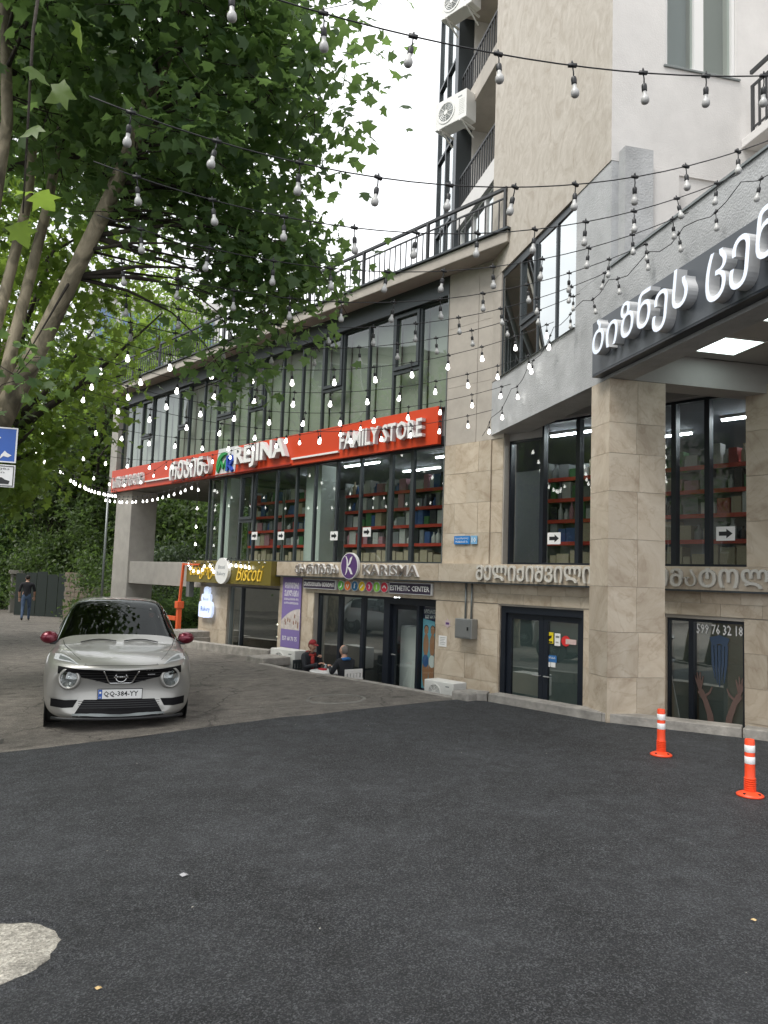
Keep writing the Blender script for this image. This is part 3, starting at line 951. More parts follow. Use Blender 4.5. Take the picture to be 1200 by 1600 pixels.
def shelf(where, u0, u1, w, zs, depth=.4, dens=1.0, z_floor=1.957):
    t = thing('store_shelf', 'shop shelving with red beams standing %s' % where, 'shelf', A((u0 + u1) / 2, w, z_floor), RA, 'shelves behind the shop glass')
    h = (u1 - u0) / 2
    for s_ in (-1, 1):
        obj('upright', bx(s_ * h - .025, s_ * h + .025, 0, depth, 0, zs[-1] - z_floor + .3), MT['steel'], t)
    obj('back_panel', bx(-h + .03, h - .03, depth - .02, depth - .005, .05, zs[-1] - z_floor + .3), MT['room_dark'], t)
    for i, z in enumerate(zs):
        q = obj('shelf_board', bx(-h + .028, h - .028, .0, depth - .022, z - z_floor - .03, z - z_floor), MT['steel'], t)
        obj('shelf_beam', bx(-h + .028, h - .028, -.025, -.001, z - z_floor - .055, z - z_floor + .012), MT['shelf_red'], q)
    ords = ['lowest', 'second', 'third', 'fourth', 'top']
    for i, z in enumerate([z_floor] + list(zs)):
        x = u0 + .05; cnt = 0
        while x < u1 - .16:
            bw_ = rnd.uniform(.11, .27); hh = min(rnd.uniform(.16, .34), .34)
            kk = rnd.choice(['white', 'white', 'grey', 'grey', 'beige', 'dark', 'red', 'green', 'blue', 'pink', 'white']) if i else 'beige'
            bott = i and rnd.random() < .35
            if bott: bw_ = rnd.uniform(.09, .14)
            if x + bw_ > u1 - .03: break
            dd = bw_ if bott else rnd.uniform(.18, .3)
            lv = 'floor' if i == 0 else (ords[i - 1] if i < len(zs) else 'top') + ' shelf'
            cnt += 1; lab = '%s %s, %s on the %s %s' % (kk, 'bottle' if bott else ('carton' if i == 0 else 'box'), NTH[cnt] + ' from left', lv, where)
            o = link('goods_bottle' if bott else 'goods_box', (botme if bott else boxme)[kk], None, A(x + bw_ / 2, w + .03 + dd / 2, z + .002), RA + rnd.uniform(-.06, .06), (bw_ * .94, dd, hh + (.05 if i == 0 else 0)))
            tag(o, lab, 'goods', 'goods on the shop shelves')
            x += bw_ + rnd.uniform(.003, .03) / dens
ZS = (2.42, 2.82, 3.20, 3.58)
shelf('behind leftmost shop panes', -9.3, -7.7, .85, ZS)
shelf('left of pale column', -7.6, -6.1, .85, ZS)
shelf('right of pale column', -5.25, -3.75, .95, ZS)
shelf('at glazing right end', -3.65, -1.3, .95, ZS)
shelf('left of pillar', .4, 2.3, 1.15, ZS)
shelf('right of pillar', 2.5, 4.9, 1.15, ZS)
# paper arrow notices on the glass
def arrow(label, u, z, right=True, s_=.13):
    t = thing('arrow_notice', label, 'notice', A(u, -.02 if u < 0 else .12, z), RA)
    obj('sheet', bx(-s_, s_, -.004, 0, -s_ * .75, s_ * .75), MT['white'], t)
    k = 1 if right else -1
    m = MB(); pts = [(-.7, .22), (.1, .22), (.1, .5), (.75, 0), (.1, -.5), (.1, -.22), (-.7, -.22)]
    m.extr([(k * x * s_, y * s_) for x, y in pts][::k], lambda x, y, d: (x, -.005 - d, y), 0, .002)
    obj('arrow', m, MT['black'], t)
for u, z, lab in ((-7.62, 2.62, 'small white arrow notice near the left end of the shop glazing'), (-6.45, 2.6, 'small white arrow notice just left of the second pale column'), (-4.4, 2.56, 'white arrow notice right of the second pale column'), (-3.3, 2.62, 'white arrow notice above the round logo sign'),
                  (1.3, 2.42, 'white arrow notice left of the travertine pillar'), (4.14, 2.44, 'white arrow notice right of the travertine pillar')):
    arrow(lab, u, z)
# roof railing
rl_ = spart('railing', bx(-16.9, .5, -.33, -.27, 8.58, 8.63), MT['iron'])
obj('lower_rail', bx(-16.9, .5, -.315, -.285, 8.42, 8.445), MT['iron'], rl_)
obj('lower_rail', bx(-16.9, .5, -.315, -.285, 7.86, 7.885), MT['iron'], rl_)
bal = MB().box(-.009, .009, -.009, .009, 7.886, 8.419).mesh('baluster', [MT['iron']])
for k in range(108):
    link('baluster', bal, rl_, (-16.8 + k * .16, -.3, 0))
post = MB().box(-.025, .025, -.03, .03, 7.79, 8.579).mesh('post', [MT['iron']])
for k in range(10):
    link('railing_post', post, rl_, (-16.88 + k * 1.927, -.3, 0))
# ---- basement shopfronts
def room(u0, u1, depth, z0, z1, mw, mf, mc=None):
    m = MB(); m.poly([(u0, .36, z0), (u1, .36, z0), (u1, depth, z0), (u0, depth, z0)]); spart('room_floor', m, mf)
    m = MB(); m.poly([(u0, depth, z0), (u1, depth, z0), (u1, depth, z1), (u0, depth, z1)]); m.poly([(u0, .36, z0), (u0, depth, z0), (u0, depth, z1), (u0, .36, z1)]); m.poly([(u1, .36, z0), (u1, depth, z0), (u1, depth, z1), (u1, .36, z1)])
    spart('room_wall', m, mw)
    m = MB(); m.poly([(u0, .36, z1), (u1, .36, z1), (u1, depth, z1), (u0, depth, z1)]); spart('room_ceiling', m, mc or mw)
room(-9.8, -6.0, 3.5, FLOOR + .01, 1.62, MT['room_dark'], MT['room_floor'])
room(-5.5, -1.0, 4.0, FLOOR + .01, 1.62, MT['room_dark'], MT['room_floor'])
room(.1, 2.2, 4.0, FLOOR + .01, 1.62, MT['room_dark'], MT['room_floor'])
room(3.0, 6.0, 4.0, FLOOR + .01, 1.62, MT['room_dark'], MT['room_floor'])
# bakery window
window(SB, -8.74, -8.2, FLOOR, 1.33, .1, MT['alu'], MT['glass_dark'], .06, .1, uneven=.006)
window(SB, -8.2, -6.44, FLOOR, 1.33, .1, MT['navy'], MT['glass_dark'], .06, .1, uneven=.006)
# salon front
for a, b in ((-5.03, -4.26), (-4.26, -3.5), (-3.5, -2.78)):
    window(SB, a, b, FLOOR, 1.29, .16, MT['navy'], MT['glass_dark'], .09, .1, uneven=.008)
def leaf_door(u0, u1, z0, z1, w, fr, gl, parent=None, handle=1):
    m = MB(); e = .09
    m.box(u0, u0 + e, w - .03, w + .03, z0, z1); m.box(u1 - e, u1, w - .03, w + .03, z0, z1); m.box(u0 + e, u1 - e, w - .03, w + .03, z0, z0 + e); m.box(u0 + e, u1 - e, w - .03, w + .03, z1 - e, z1)
    d = spart('door', m, fr)
    obj('pane', MB().poly([(u0 + e, w, z0 + e), (u1 - e, w, z0 + e), (u1 - e, w, z1 - e), (u0 + e, w, z1 - e)]), gl, d)
    hx = u1 - e / 2 if handle > 0 else u0 + e / 2
    mm = MB(); mm.tube([(hx, w - .03, z0 + 1.0), (hx, w - .08, z0 + 1.0), (hx - handle * .12, w - .08, z0 + 1.0)], .011, 6)
    obj('handle', mm, MT['steel'], d)
spart('door_frame', MB().box(-2.775, -2.62, .08, .24, FLOOR, 1.29).box(-1.34, -1.25, .08, .24, FLOOR, 1.29).box(-2.62, -1.34, .08, .24, 1.16, 1.29).box(-1.84, -1.78, .08, .24, FLOOR, 1.16), MT['navy'])
leaf_door(-2.615, -1.845, FLOOR + .01, 1.155, .2, MT['navy'], MT['glass'], handle=-1)
spart('fixed_pane', MB().poly([(-1.775, .16, FLOOR), (-1.345, .16, FLOOR), (-1.345, .16, 1.155), (-1.775, .16, 1.155)]), MT['glass'])
# clinic double door, left of the pillar
spart('door_frame', MB().box(.275, .38, .04, .2, FLOOR, 1.262).box(1.9, 1.965, .04, .2, FLOOR, 1.262).box(.38, 1.9, .04, .2, 1.15, 1.262), MT['navy'])
leaf_door(.385, 1.138, FLOOR + .01, 1.145, .12, MT['navy'], MT['glass_dark'], handle=1)
leaf_door(1.142, 1.895, FLOOR + .01, 1.145, .12, MT['navy'], MT['glass_dark'], handle=-1)
# clinic window, right of the pillar
window(SB, 3.32, 3.68, FLOOR, 1.245, .1, MT['navy'], MT['glass_dark'], .07, .1, uneven=.005)
window(SB, 3.68, 4.43, FLOOR, 1.245, .1, MT['navy'], MT['glass_dark'], .07, .1, uneven=.003)
MT['film'] = mat('grey_backing', (.40, .45, .45), .6, noise=.15, scale=1.2)
spart('pane_backing', bx(3.74, 4.39, .16, .165, FLOOR, 1.2), MT['film'])
spart('pane_backing', bx(3.37, 3.64, .16, .165, FLOOR, 1.2), MT['film'])
for a in (.48, 1.235):
    spart('pane_backing', bx(a, a + .565, .135, .139, FLOOR + .1, 1.05), MT['film'])  # sheets added behind the door panes to stand for pale reflections
# ================================================================ the office tower
TW = thing('office_tower', 'tall office tower with travertine flank and white plaster end standing on a square stone pillar', 'building', OP, RP)
def tp(name, mb, mats, parent=None, **k):
    return obj(name, mb, mats, parent or TW, **k)
ZT = 19.0
tp('parapet', bx(-.965, 7, 0, .3, 4.28, 5.72), MT['plaster'])
tp('parapet_cap', bx(.0, 7, -.02, .32, 5.722, 5.75), MT['alu'])
tp('plaster_wall', bx(-4.42, -.97, 0, .5, 4.28, 5.24), MT['plaster'])
tp('plaster_wall', bx(-.965, 0, 0, .5, 5.724, 7.15), MT['plaster'])
tp('stone_wall', bx(-4.3, 0, -.012, .4, 7.153, ZT), MT['tower_stone'])
tp('stone_wall', bx(-4.42, -3.79, -.008, .5, 5.243, 7.15), MT['beige'])
tp('window_head', bx(-3.785, -.97, .02, .4, 7.06, 7.15), MT['frame'])
EDG = [-3.785, -2.96, -2.3, -1.63, -.97]
for k, (a, b) in enumerate(zip(EDG, EDG[1:])):
    window(TW, a, b, 5.245, 7.058, .035, MT['frame'], MT['glass_sky'], .045, .035, transom=5.85 if k == 1 else None, sash=(k == 1), uneven=.004)
tp('window_sill', bx(-3.785, -.97, -.03, .16, 5.242, 5.2445 + .0), MT['alu'])
tp('room_wall', bx(-4.2, -.3, 2.5, 2.6, 5.25, 7.1), MT['room_wall'])
tp('room_ceiling', bx(-4.2, -.3, .41, 2.5, 7.06, 7.1), MT['room_wall'])
tp('room_floor', bx(-4.2, -.3, .51, 2.5, 5.2, 5.24), MT['room_floor'])
# white plaster end wall facing the camera (plane a = 0), with a window
tp('white_wall', MB().box(-.3, .004, -.008, .77, 7.155, ZT).box(-.3, .004, .77, 1.85, 7.155, 8.60).box(-.3, .004, 1.85, 3.2, 7.155, ZT).box(-.3, .004, .77, 1.85, 11.2, ZT), MT['white_plaster'])
tp('white_wall', bx(-.3, -.02, .505, 3.2, 4.9, 7.153), MT['white_plaster'])
tp('wall_joint', bx(-.02, .0065, .505, 1.9, 7.10, 7.152), MT['white_plaster'])
tp('buttress', bx(-.0, .16, .1, .5, 5.752, 7.28), MT['plaster'])
tp('buttress', bx(-.018, .12, .503, .9, 5.2, 7.05), MT['white_plaster'])
wn = tp('window', MB().box(-.12, -.02, .775, .81, 8.60, 11.2).box(-.12, -.02, 1.80, 1.845, 8.60, 11.2).box(-.12, -.02, 1.22, 1.36, 8.60, 11.2).box(-.12, -.02, .81, 1.22, 8.60, 8.64).box(-.12, -.02, 1.36, 1.80, 8.60, 8.64).box(-.12, -.02, .81, 1.22, 11.1, 11.2).box(-.12, -.02, 1.36, 1.8, 11.1, 11.2), MT['white_pvc'])
for a, b in ((.81, 1.22), (1.36, 1.8)):
    obj('pane', MB().poly([(-.07, a, 8.64), (-.07, b, 8.64), (-.07, b, 11.1), (-.07, a, 11.1)]), MT['glass_up'], wn)
tp('window_sill', bx(-.02, .03, .74, 1.9, 8.575, 8.599), MT['alu'])
tp('curtain', MB().box(-.26, -.24, .78, 1.24, 8.6, 11.2), mat('grey_curtain', (.26, .28, .31), .9))
tp('room_wall', bx(-.285, -.275, .75, 1.9, 8.6, 11.2), MT['room_dark'])
# balcony on the right
tp('balcony_slab', bx(.006, 6, 1.92, 3.2, 7.62, 7.745), MT['white_plaster'], bev=.01)
tp('white_wall', bx(.006, 6, 3.2, 3.4, 5.2, ZT), MT['white_plaster'])
rr = tp('railing', bx(.17, 6, 1.93, 1.97, 8.58, 8.63), MT['iron'])
obj('lower_rail', bx(.17, 6, 1.94, 1.96, 8.38, 8.42), MT['iron'], rr)
obj('lower_rail', bx(.17, 6, 1.94, 1.96, 7.80, 7.825), MT['iron'], rr)
for k in range(26):
    obj('baluster' if k % 6 else 'railing_post', bx(.2 + k * .13 - (.009 if k % 6 else .022), .2 + k * .13 + (.009 if k % 6 else .022), 1.935, 1.965, 7.746, 8.379), MT['iron'], rr)
tp('terrace_floor', bx(-.3, 7, .31, 3.2, 5.0, 5.12), MT['concrete'])
# soffit under the overhang, cross beam, lights in it
tp('soffit', bx(-4.0, -.405, .505, 2.6, 4.56, 4.62), MT['soffit'])
tp('soffit', bx(.0, 7, .316, 3.0, 4.67, 4.72), MT['soffit'])
tp('edge_beam', bx(.0, 7, .301, .315, 4.281, 4.668), MT['soffit'])
tp('cross_beam', bx(-.4, -.002, .305, 2.55, 4.283, 4.66), MT['soffit'])
def led(label, a, w):
    t = thing('ceiling_light', label, 'light', P(a, w, 4.655), RP)
    obj('frame', MB().box(-.305, .305, -.305, -.28, 0, .014).box(-.305, .305, .28, .305, 0, .014).box(-.305, -.28, -.28, .28, 0, .014).box(.28, .305, -.28, .28, 0, .014), MT['white'], t)
    obj('diffuser', bx(-.279, .279, -.279, .279, .004, .013), MT['panel_light'], t)
led('square lit ceiling panel nearer the stone pillar under the overhang', .55, 1.30)
led('square lit ceiling panel cut by the right edge of the photo', 1.75, 1.30)
# pillar
tp('pillar_core', bx(-.47, -.012, .012, .78, -1.1, 4.279), MT['concrete_dark'])
tiles(TW, 0, 0, 0, 0, 0, 0, 1, 1) if False else None
def course(z0, z1):
    s_ = .395 + rnd.uniform(-.03, .03)
    for (a, b) in ((.0, s_), (s_, .79)):
        link('stone_tile', unit, TW, (-.006 + rnd.uniform(-.002, .002), (a + b) / 2, (z0 + z1) / 2), 0, (.012, b - a - .004, z1 - z0 - .004))
    link('stone_tile', unit, TW, (-.241, .006, (z0 + z1) / 2), 0, (.456, .012, z1 - z0 - .004))
    link('stone_tile', unit, TW, (-.241, .785, (z0 + z1) / 2), 0, (.456, .01, z1 - z0 - .004))
zz = [-1.1, -.55, .02, .55, 1.1, 1.66, 2.25, 2.85, 3.33, 3.72, 4.278]
for a, b in zip(zz, zz[1:]): course(a, b)
# left part: recessed balconies, glazed bay
tp('bay_wall', bx(-6.7, -4.305, 1.2, 1.4, 7.78, ZT), mat('pale_yellow_wall', (.55, .52, .42), .85, noise=.12, scale=2))
tp('bay_side_wall', bx(-6.72, -6.55, .3, 1.19, 7.78, ZT), MT['white_plaster'])
for z in (9.15, 11.45, 14.0, 16.5):
    tp('balcony_slab', bx(-6.54, -4.31, .0, 1.19, z, z + .42), MT['white_plaster'] if z < 10 else MT['beige'], bev=.008)
    r_ = tp('railing', bx(-6.53, -4.32, .03, .07, z + 1.12, z + 1.17), MT['iron'])
    for k in range(17):
        obj('baluster', bx(-6.52 + k * .136 - .009, -6.52 + k * .136 + .009, .035, .06, z + .421, z + 1.119), MT['iron'], r_)
# white framed sliding glazing at terrace level
for a, b in ((-6.5, -5.75), (-5.75, -5.0), (-5.0, -4.32)):
    window(TW, a, b, 7.8, 9.14, .12, MT['white_pvc'], MT['glass_sky'], .08, .08)
# glazed bay at the far left corner
for z0_, z1_ in ((7.8, 9.6), (9.6, 11.4), (11.4, 13.2), (13.2, 15.0), (15.0, 17.0)):
    for a, b in ((-8.0, -7.35), (-7.35, -6.75)):
        window(TW, a, b, z0_, z1_, .0, MT['frame'], MT['glass_sky'], .06, .1)
tp('bay_post', bx(-6.745, -6.56, -.05, .29, 7.8, ZT), MT['frame'])
tp('bay_back', bx(-8.0, -6.75, .5, .6, 7.8, ZT), MT['room_wall'])
tp('bay_end', bx(-8.06, -8.01, -.04, 1.3, 7.8, ZT), MT['alu'])
# ---------------------------------------------------------------- air conditioners
def aircon(label, loc, rz, wall=True, w=.84, h=.6, d=.32):
    t = thing('air_conditioner', label, 'air conditioner', loc, rz, 'air conditioning units')
    obj('casing', bx(-w / 2, w / 2, 0, d, 0, h), MT['white_metal'], t, bev=.012)
    cx = -w * .14
    f_ = min(1, h / .6) ; m = MB(); m.lathe([(.235 * f_, 0), (.235 * f_, .012), (.2 * f_, .012), (.2 * f_, 0)], 24, (cx, -.001, h * .5), (0, -1, 0), cap=False); obj('fan_ring', m, MT['white_metal'], t)
    m = MB(); m.lathe([(.0, .002), (.199 * f_, .002)], 24, (cx, 0, h * .5), (0, -1, 0), cap=False); obj('fan_opening', m, MT['alu'], t)
    g_ = MB()
    for q in range(5):
        r = (.045 + q * .036) * f_
        g_.lathe([(r, .006), (r + .01, .012), (r + .014, .006)], 20, (cx, 0, h * .5), (0, -1, 0), cap=False)
    for q in range(8):
        a = q * math.pi / 4
        g_.bar((cx + .04 * math.cos(a), -.008, h * .5 + .04 * math.sin(a)), (cx + .2 * f_ * math.cos(a), -.008, h * .5 + .2 * f_ * math.sin(a)), .004)
    g_.lathe([(.042, .006), (.042, .014)], 16, (cx, 0, h * .5), (0, -1, 0))
    obj('fan_grille', g_, MT['white_metal'], t)
    v = MB()
    for q in range(9): v.box(w * .27, w * .44, -.004, .0, h * (.18 + q * .065), h * (.18 + q * .065) + .014)
    obj('vent_slats', v, MT['white_metal'], t)
    obj('badge', bx(w * .24, w * .36, -.003, -.0005, h * .8, h * .84), MT['alu'], t)
    if wall:
        for s_ in (-.28, .28):
            m = MB(); m.box(s_ - .02, s_ + .02, -.03, d + .12, -.04, -.003); m.bar((s_, .05, -.03), (s_, d + .1, -.22), .013); obj('bracket', m, MT['white_metal'], t)
    else:
        for s_ in (-.28, .28): obj('foot', bx(s_ - .03, s_ + .03, .02, d - .02, -.06, -.001), MT['rubber'], t)
    return t
aircon('white air conditioner hung at the balcony bay just above the roof railing', P(-5.75, -.45, 11.0), RA + .05)
aircon('white air conditioner hung higher on the balcony bay at the top edge of the photo', P(-5.9, -.35, 13.6), RA + .05)
aircon('dusty white air conditioner standing below kerb level at the foot of the salon door', A(.02, -1.2, -.36), RA, wall=False, w=.66, h=.38)
obj('plinth', bx(-.36, .36, -.02, .36, -.48, -.061), MT['concrete_dark'], bpy.data.objects['air_conditioner.002'])
aircon('white air conditioner standing below kerb level under the purple banner', A(-4.75, -1.0, -.36), RA + .1, wall=False, w=.8, h=.46)
obj('plinth', bx(-.4, .4, -.02, .36, -.48, -.061), MT['concrete_dark'], bpy.data.objects['air_conditioner.003'])

# ================================================================ signs
# red fascia sign
S = thing('store_sign', 'long red store fascia sign with white raised letters and a green blue emblem', 'sign', A(0, 0, 0), RA)
obj('panel', bx(-16.55, -1.22, -.12, -.02, 4.245, 4.975), MT['red'], S, bev=.004)
W2 = [MT['white'], MT['letter_side']]
letters(S, up_('საოჯახო მაღაზია'), -16.35, -13.95, 4.36, 4.74, -.12, .05, W2, .012)
letters(S, up_('რეჯინა'), -12.05, -9.7, 4.31, 4.86, -.13, .12, W2, .022)
letters(S, 'REJINA', -8.4, -6.08, 4.33, 4.92, -.13, .13, W2, .03)
letters(S, 'FAMILY STORE', -4.08, -1.54, 4.41, 4.78, -.13, .1, W2, .015)
obj('underline', bx(-13.85, -12.1, -.17, -.121, 4.40, 4.44), MT['white'], S)
obj('underline', bx(-5.95, -4.2, -.17, -.121, 4.37, 4.41), MT['white'], S)
obj('support_rail', bx(-12.1, -6.0, -.16, -.122, 4.27, 4.295), MT['red_dark'], S)
m = MB(); m.extr([(-9.55, 4.246), (-8.55, 4.246), (-8.42, 4.98), (-9.42, 4.98)], lambda x, y, d: (x, -.125 - d, y), 0, .015); obj('emblem_plate', m, MT['letter_side'], S)
gm = mat('emblem_green', (.02, .28, .07), .4); bm_ = mat('emblem_blue', (.02, .07, .45), .4)
def stroke(pts, wd, w0, dep, mats, par, name):
    """a raised band following a 2D polyline"""
    m = MB()
    L, R = [], []
    for i, p in enumerate(pts):
        a = Vector(pts[max(0, i - 1)]); b = Vector(pts[min(len(pts) - 1, i + 1)])
        d = (b - a).normalized(); nn = Vector((-d.y, d.x))
        wi = wd[i] if isinstance(wd, (list, tuple)) else wd
        L.append(Vector(p) + nn * wi / 2); R.append(Vector(p) - nn * wi / 2)
    for i in range(len(pts) - 1):
        m.extr([tuple(R[i]), tuple(R[i + 1]), tuple(L[i + 1]), tuple(L[i])], lambda x, y, d: (x, w0 - d, y), 0, dep)
    return obj(name, m, mats, par)
arc = [(-9.02 + .36 * math.cos(t), 4.40 + .42 * math.sin(t)) for t in [math.pi - i * .26 for i in range(8)]]
stroke(arc, [.03, .1, .13, .13, .12, .1, .08, .04], -.14, .06, gm, S, 'emblem_arc')
stroke([(-9.38, 4.36), (-9.2, 4.62), (-9.1, 4.45), (-8.98, 4.62), (-8.9, 4.36)], .09, -.14, .05, gm, S, 'emblem_peak')
stroke([(-8.86, 4.34), (-8.86, 4.72), (-8.68, 4.72), (-8.63, 4.6), (-8.72, 4.52), (-8.8, 4.52), (-8.6, 4.33)], .085, -.14, .06, bm_, S, 'emblem_letter')
# grey slab sign over the overhang with lit letters
S = thing('business_sign', 'slate grey slab sign with pale lit script letters on the overhang edge', 'sign', P(0, 0, 0), RP)
obj('panel', bx(-.22, 6.5, -.13, -.003, 4.352, 5.035), MT['sign_grey'], S, bev=.004)
obj('lower_trim', bx(-.22, 6.5, -.128, .04, 4.325, 4.350), MT['navy'], S)
letters(S, 'ბიზნეს', .0, 1.98, 4.40, 4.96, -.13, .12, [MT['letter_glow'], MT['letter_side']], .004, .14)
letters(S, 'ცენტრი', 2.26, 4.4, 4.40, 5.02, -.13, .12, [MT['letter_glow'], MT['letter_side']], .004, .14)
# dental clinic letters on the ledge
S = thing('clinic_letters', 'pale grey raised dental clinic lettering along the stone ledge', 'sign', A(0, 0, 0), RA)
letters(S, up_('მელიქიშვილის'), -.1, 2.42, 1.69, 1.955, -.165, .05, [MT['stone_letter'], MT['stone_letter']], .016)
letters(S, up_('სტომატოლოგია'), 2.72, 5.75, 1.69, 1.955, -.165, .05, [MT['stone_letter'], MT['stone_letter']], .016)
# salon name letters with an oval badge between
brown = mat('brown_letter_face', (.20, .165, .14), .5)
S = thing('salon_letters', 'brown raised salon letters edged in white on the stone ledge', 'sign', A(0, 0, 0), RA)
for s_, a, b in ((up_('ქარიზმა'), -5.55, -4.0), ('KARISMA', -3.18, -1.55)):
    letters(S, s_, a, b, 1.715, 1.945, -.163, .05, [MT['white'], MT['white']], .035, name='letter_rim')
    letters(S, s_, a + .012, b - .012, 1.727, 1.933, -.216, .008, [brown, brown], .004, name='letter')
S = thing('oval_badge', 'purple oval badge with a white butterfly letter between the salon letters', 'sign', A(-3.58, -.17, 1.90), RA)
m = MB(); m.lathe([(.0, 0), (.285, 0), (.285, .06), (0, .06)], 28, (0, 0, 0), (0, -1, 0), cap=False); m.v = [(x * 1.0, y, z * .98) for x, y, z in m.v]; obj('rim', m, MT['white'], S)
m = MB(); m.lathe([(.262, .061), (.262, .066), (0, .066)], 28, (0, 0, 0), (0, -1, 0), cap=False); obj('face', m, MT['purple'], S)
def S2(pts, wd, nm): return stroke(pts, wd, -.067, .006, MT['white'], S, nm)
S2([(-.1, .2), (-.06, .12), (-.05, 0), (-.07, -.12), (-.11, -.19)], [.01, .035, .04, .035, .01], 'emblem_stem')
S2([(-.04, -.01), (.02, .06), (.06, .15), (.1, .2)], [.01, .05, .06, .01], 'emblem_wing')
S2([(-.04, -.02), (.03, -.06), (.09, -.15), (.13, -.17)], [.01, .06, .05, .01], 'emblem_wing')
S2([(-.15, .19), (-.11, .2), (-.09, .15)], .012, 'emblem_curl')
# two word plates and seven round icons under the ledge
def plate(label, u0, u1, z0, z1, w, face, rim, text, tm, pad=.03, off=.01):
    t = thing('name_plate', label, 'sign', A((u0 + u1) / 2, w, (z0 + z1) / 2), RA)
    h, v = (u1 - u0) / 2, (z1 - z0) / 2
    obj('panel', bx(-h, h, -.06, 0, -v, v), rim, t, bev=.003)
    m = MB(); m.box(-h + .015, h - .015, -.063, -.0605, -v + .015, v - .015)
    obj('face', m, face, t)
    m = MB(); lettering(m, up_(text), -h + pad + .015, h - pad - .015, -v * .45, v * .45, -.064, 0, off); obj('print', m, tm, t)
    return t
MT['plum'] = mat('dark_plum_face', (.035, .025, .05), .4)
plate('dark plum plate with white Georgian words left of the round icons', -5.37, -4.2, 1.385, 1.595, -.03, MT['plum'], MT['letter_side'], 'ესთეტიკის ცენტრი', MT['white'])
plate('dark plum plate reading ESTHETIC CENTER right of the round icons', -2.48, -1.3, 1.375, 1.60, -.03, MT['plum'], MT['letter_side'], 'ESTHETIC CENTER', MT['white'])
cols = [('green', (.1, .42, .05)), ('orange', (.75, .18, .02)), ('blue', (.01, .14, .32)), ('yellow', (.72, .5, .01)), ('crimson', (.5, .02, .1)), ('lime', (.22, .5, .06)), ('red', (.55, .02, .05))]
for k, (nm, c) in enumerate(cols):
    u = -4.02 + k * .232
    t = thing('round_icon', 'round %s icon with a small white drawing, in the row under the oval badge' % nm, 'sign', A(u, -.03, 1.49), RA, 'round salon icons')
    m = MB(); m.lathe([(.0, 0), (.108, 0), (.108, .05), (.0, .05)], 20, (0, 0, 0), (0, -1, 0), cap=False); obj('disc', m, MT['letter_side'], t)
    m = MB(); m.lathe([(.098, .051), (.098, .054), (.0, .054)], 20, (0, 0, 0), (0, -1, 0), cap=False); obj('face', m, mat(nm + '_icon', c, .4), t)
    shp = [[(-.03, -.05), (.02, -.02), (.03, .05)], [(-.04, .03), (0, -.05), (.04, .03)], [(-.01, -.05), (0, .05), (.025, .03)], [(-.04, -.04), (.04, .04)], [(-.03, .03), (.02, .03), (.0, -.05)], [(0, -.05), (0, .05)], [(-.05, -.02), (0, .03), (.05, -.02)]][k]
    stroke(shp, .028, -.055, .002, MT['white'], t, 'drawing')
# bakery fascia
S = thing('bakery_sign', 'olive gold bakery fascia with yellow script lettering', 'sign', A(-8.45, 0, 1.69), RA)
obj('panel', bx(-2.08, 2.07, -.3, -.02, -.29, .29), MT['gold'], S, bev=.005)
letters(S, 'ბისკოტი', -1.85, -.45, -.2, .2, -.302, .02, [MT['yellow'], MT['yellow']], -.008, .4)
letters(S, 'Biscoti', .55, 1.75, -.2, .2, -.302, .02, [MT['yellow'], MT['yellow']], -.012, .4)
for q in (-1.6, -.9, .7, 1.1, 1.55, 1.8):
    m = MB(); m.lathe([(.0, -.01), (.028, 0), (.028, .02)], 10, (q, -.3, .26), (0, -.5, -1)); obj('spot_lamp', m, MT['white'], S)
S = thing('oval_sign', 'white oval bakery sign standing proud of the olive gold fascia', 'sign', A(-8.5, -.31, 1.72), RA)
m = MB(); m.lathe([(0, 0), (.33, 0), (.33, .09), (0, .09)], 28, (0, 0, 0), (0, -1, 0), cap=False); obj('disc', m, MT['white'], S)
pm = mat('pale_print', (.3, .33, .36), .5)
m = MB(); lettering(m, 'Bakery', -.2, .2, -.14, -.02, -.092, 0); obj('print', m, pm, S)
m = MB(); lettering(m, 'Biscoti', -.16, .18, .05, .15, -.092, 0, 0, .3); obj('print', m, pm, S)
S = thing('cake_sign', 'pale blue lit sign shaped like a tiered cake on the bakery corner', 'sign', A(-9.68, -.02, .88), RA)
pts = [(-.36, -.4), (-.05, -.42), (.27, -.4), (.34, -.3), (.35, -.1), (.29, 0), (.2, .02), (.23, .1), (.21, .2), (.13, .22), (.15, .3), (.12, .39), (.04, .36), (-.02, .41), (-.1, .38), (-.13, .3), (-.11, .22), (-.22, .2), (-.25, .1), (-.22, .02), (-.33, .0), (-.37, -.1)]
m = MB(); m.extr(pts[::1], lambda x, y, d: (x, -.05 - d, y), 0, .07); obj('board', m, mat('pale_blue_lit_board', (.58, .68, .9), .4, emit=.35), S)
m = MB(); lettering(m, 'Bakery', -.24, .24, -.28, -.12, -.122, 0); obj('print', m, MT['blue_sign'], S)
m = MB(); lettering(m, 'Biscoti', -.14, .14, .04, .12, -.122, 0); obj('print', m, pm, S)
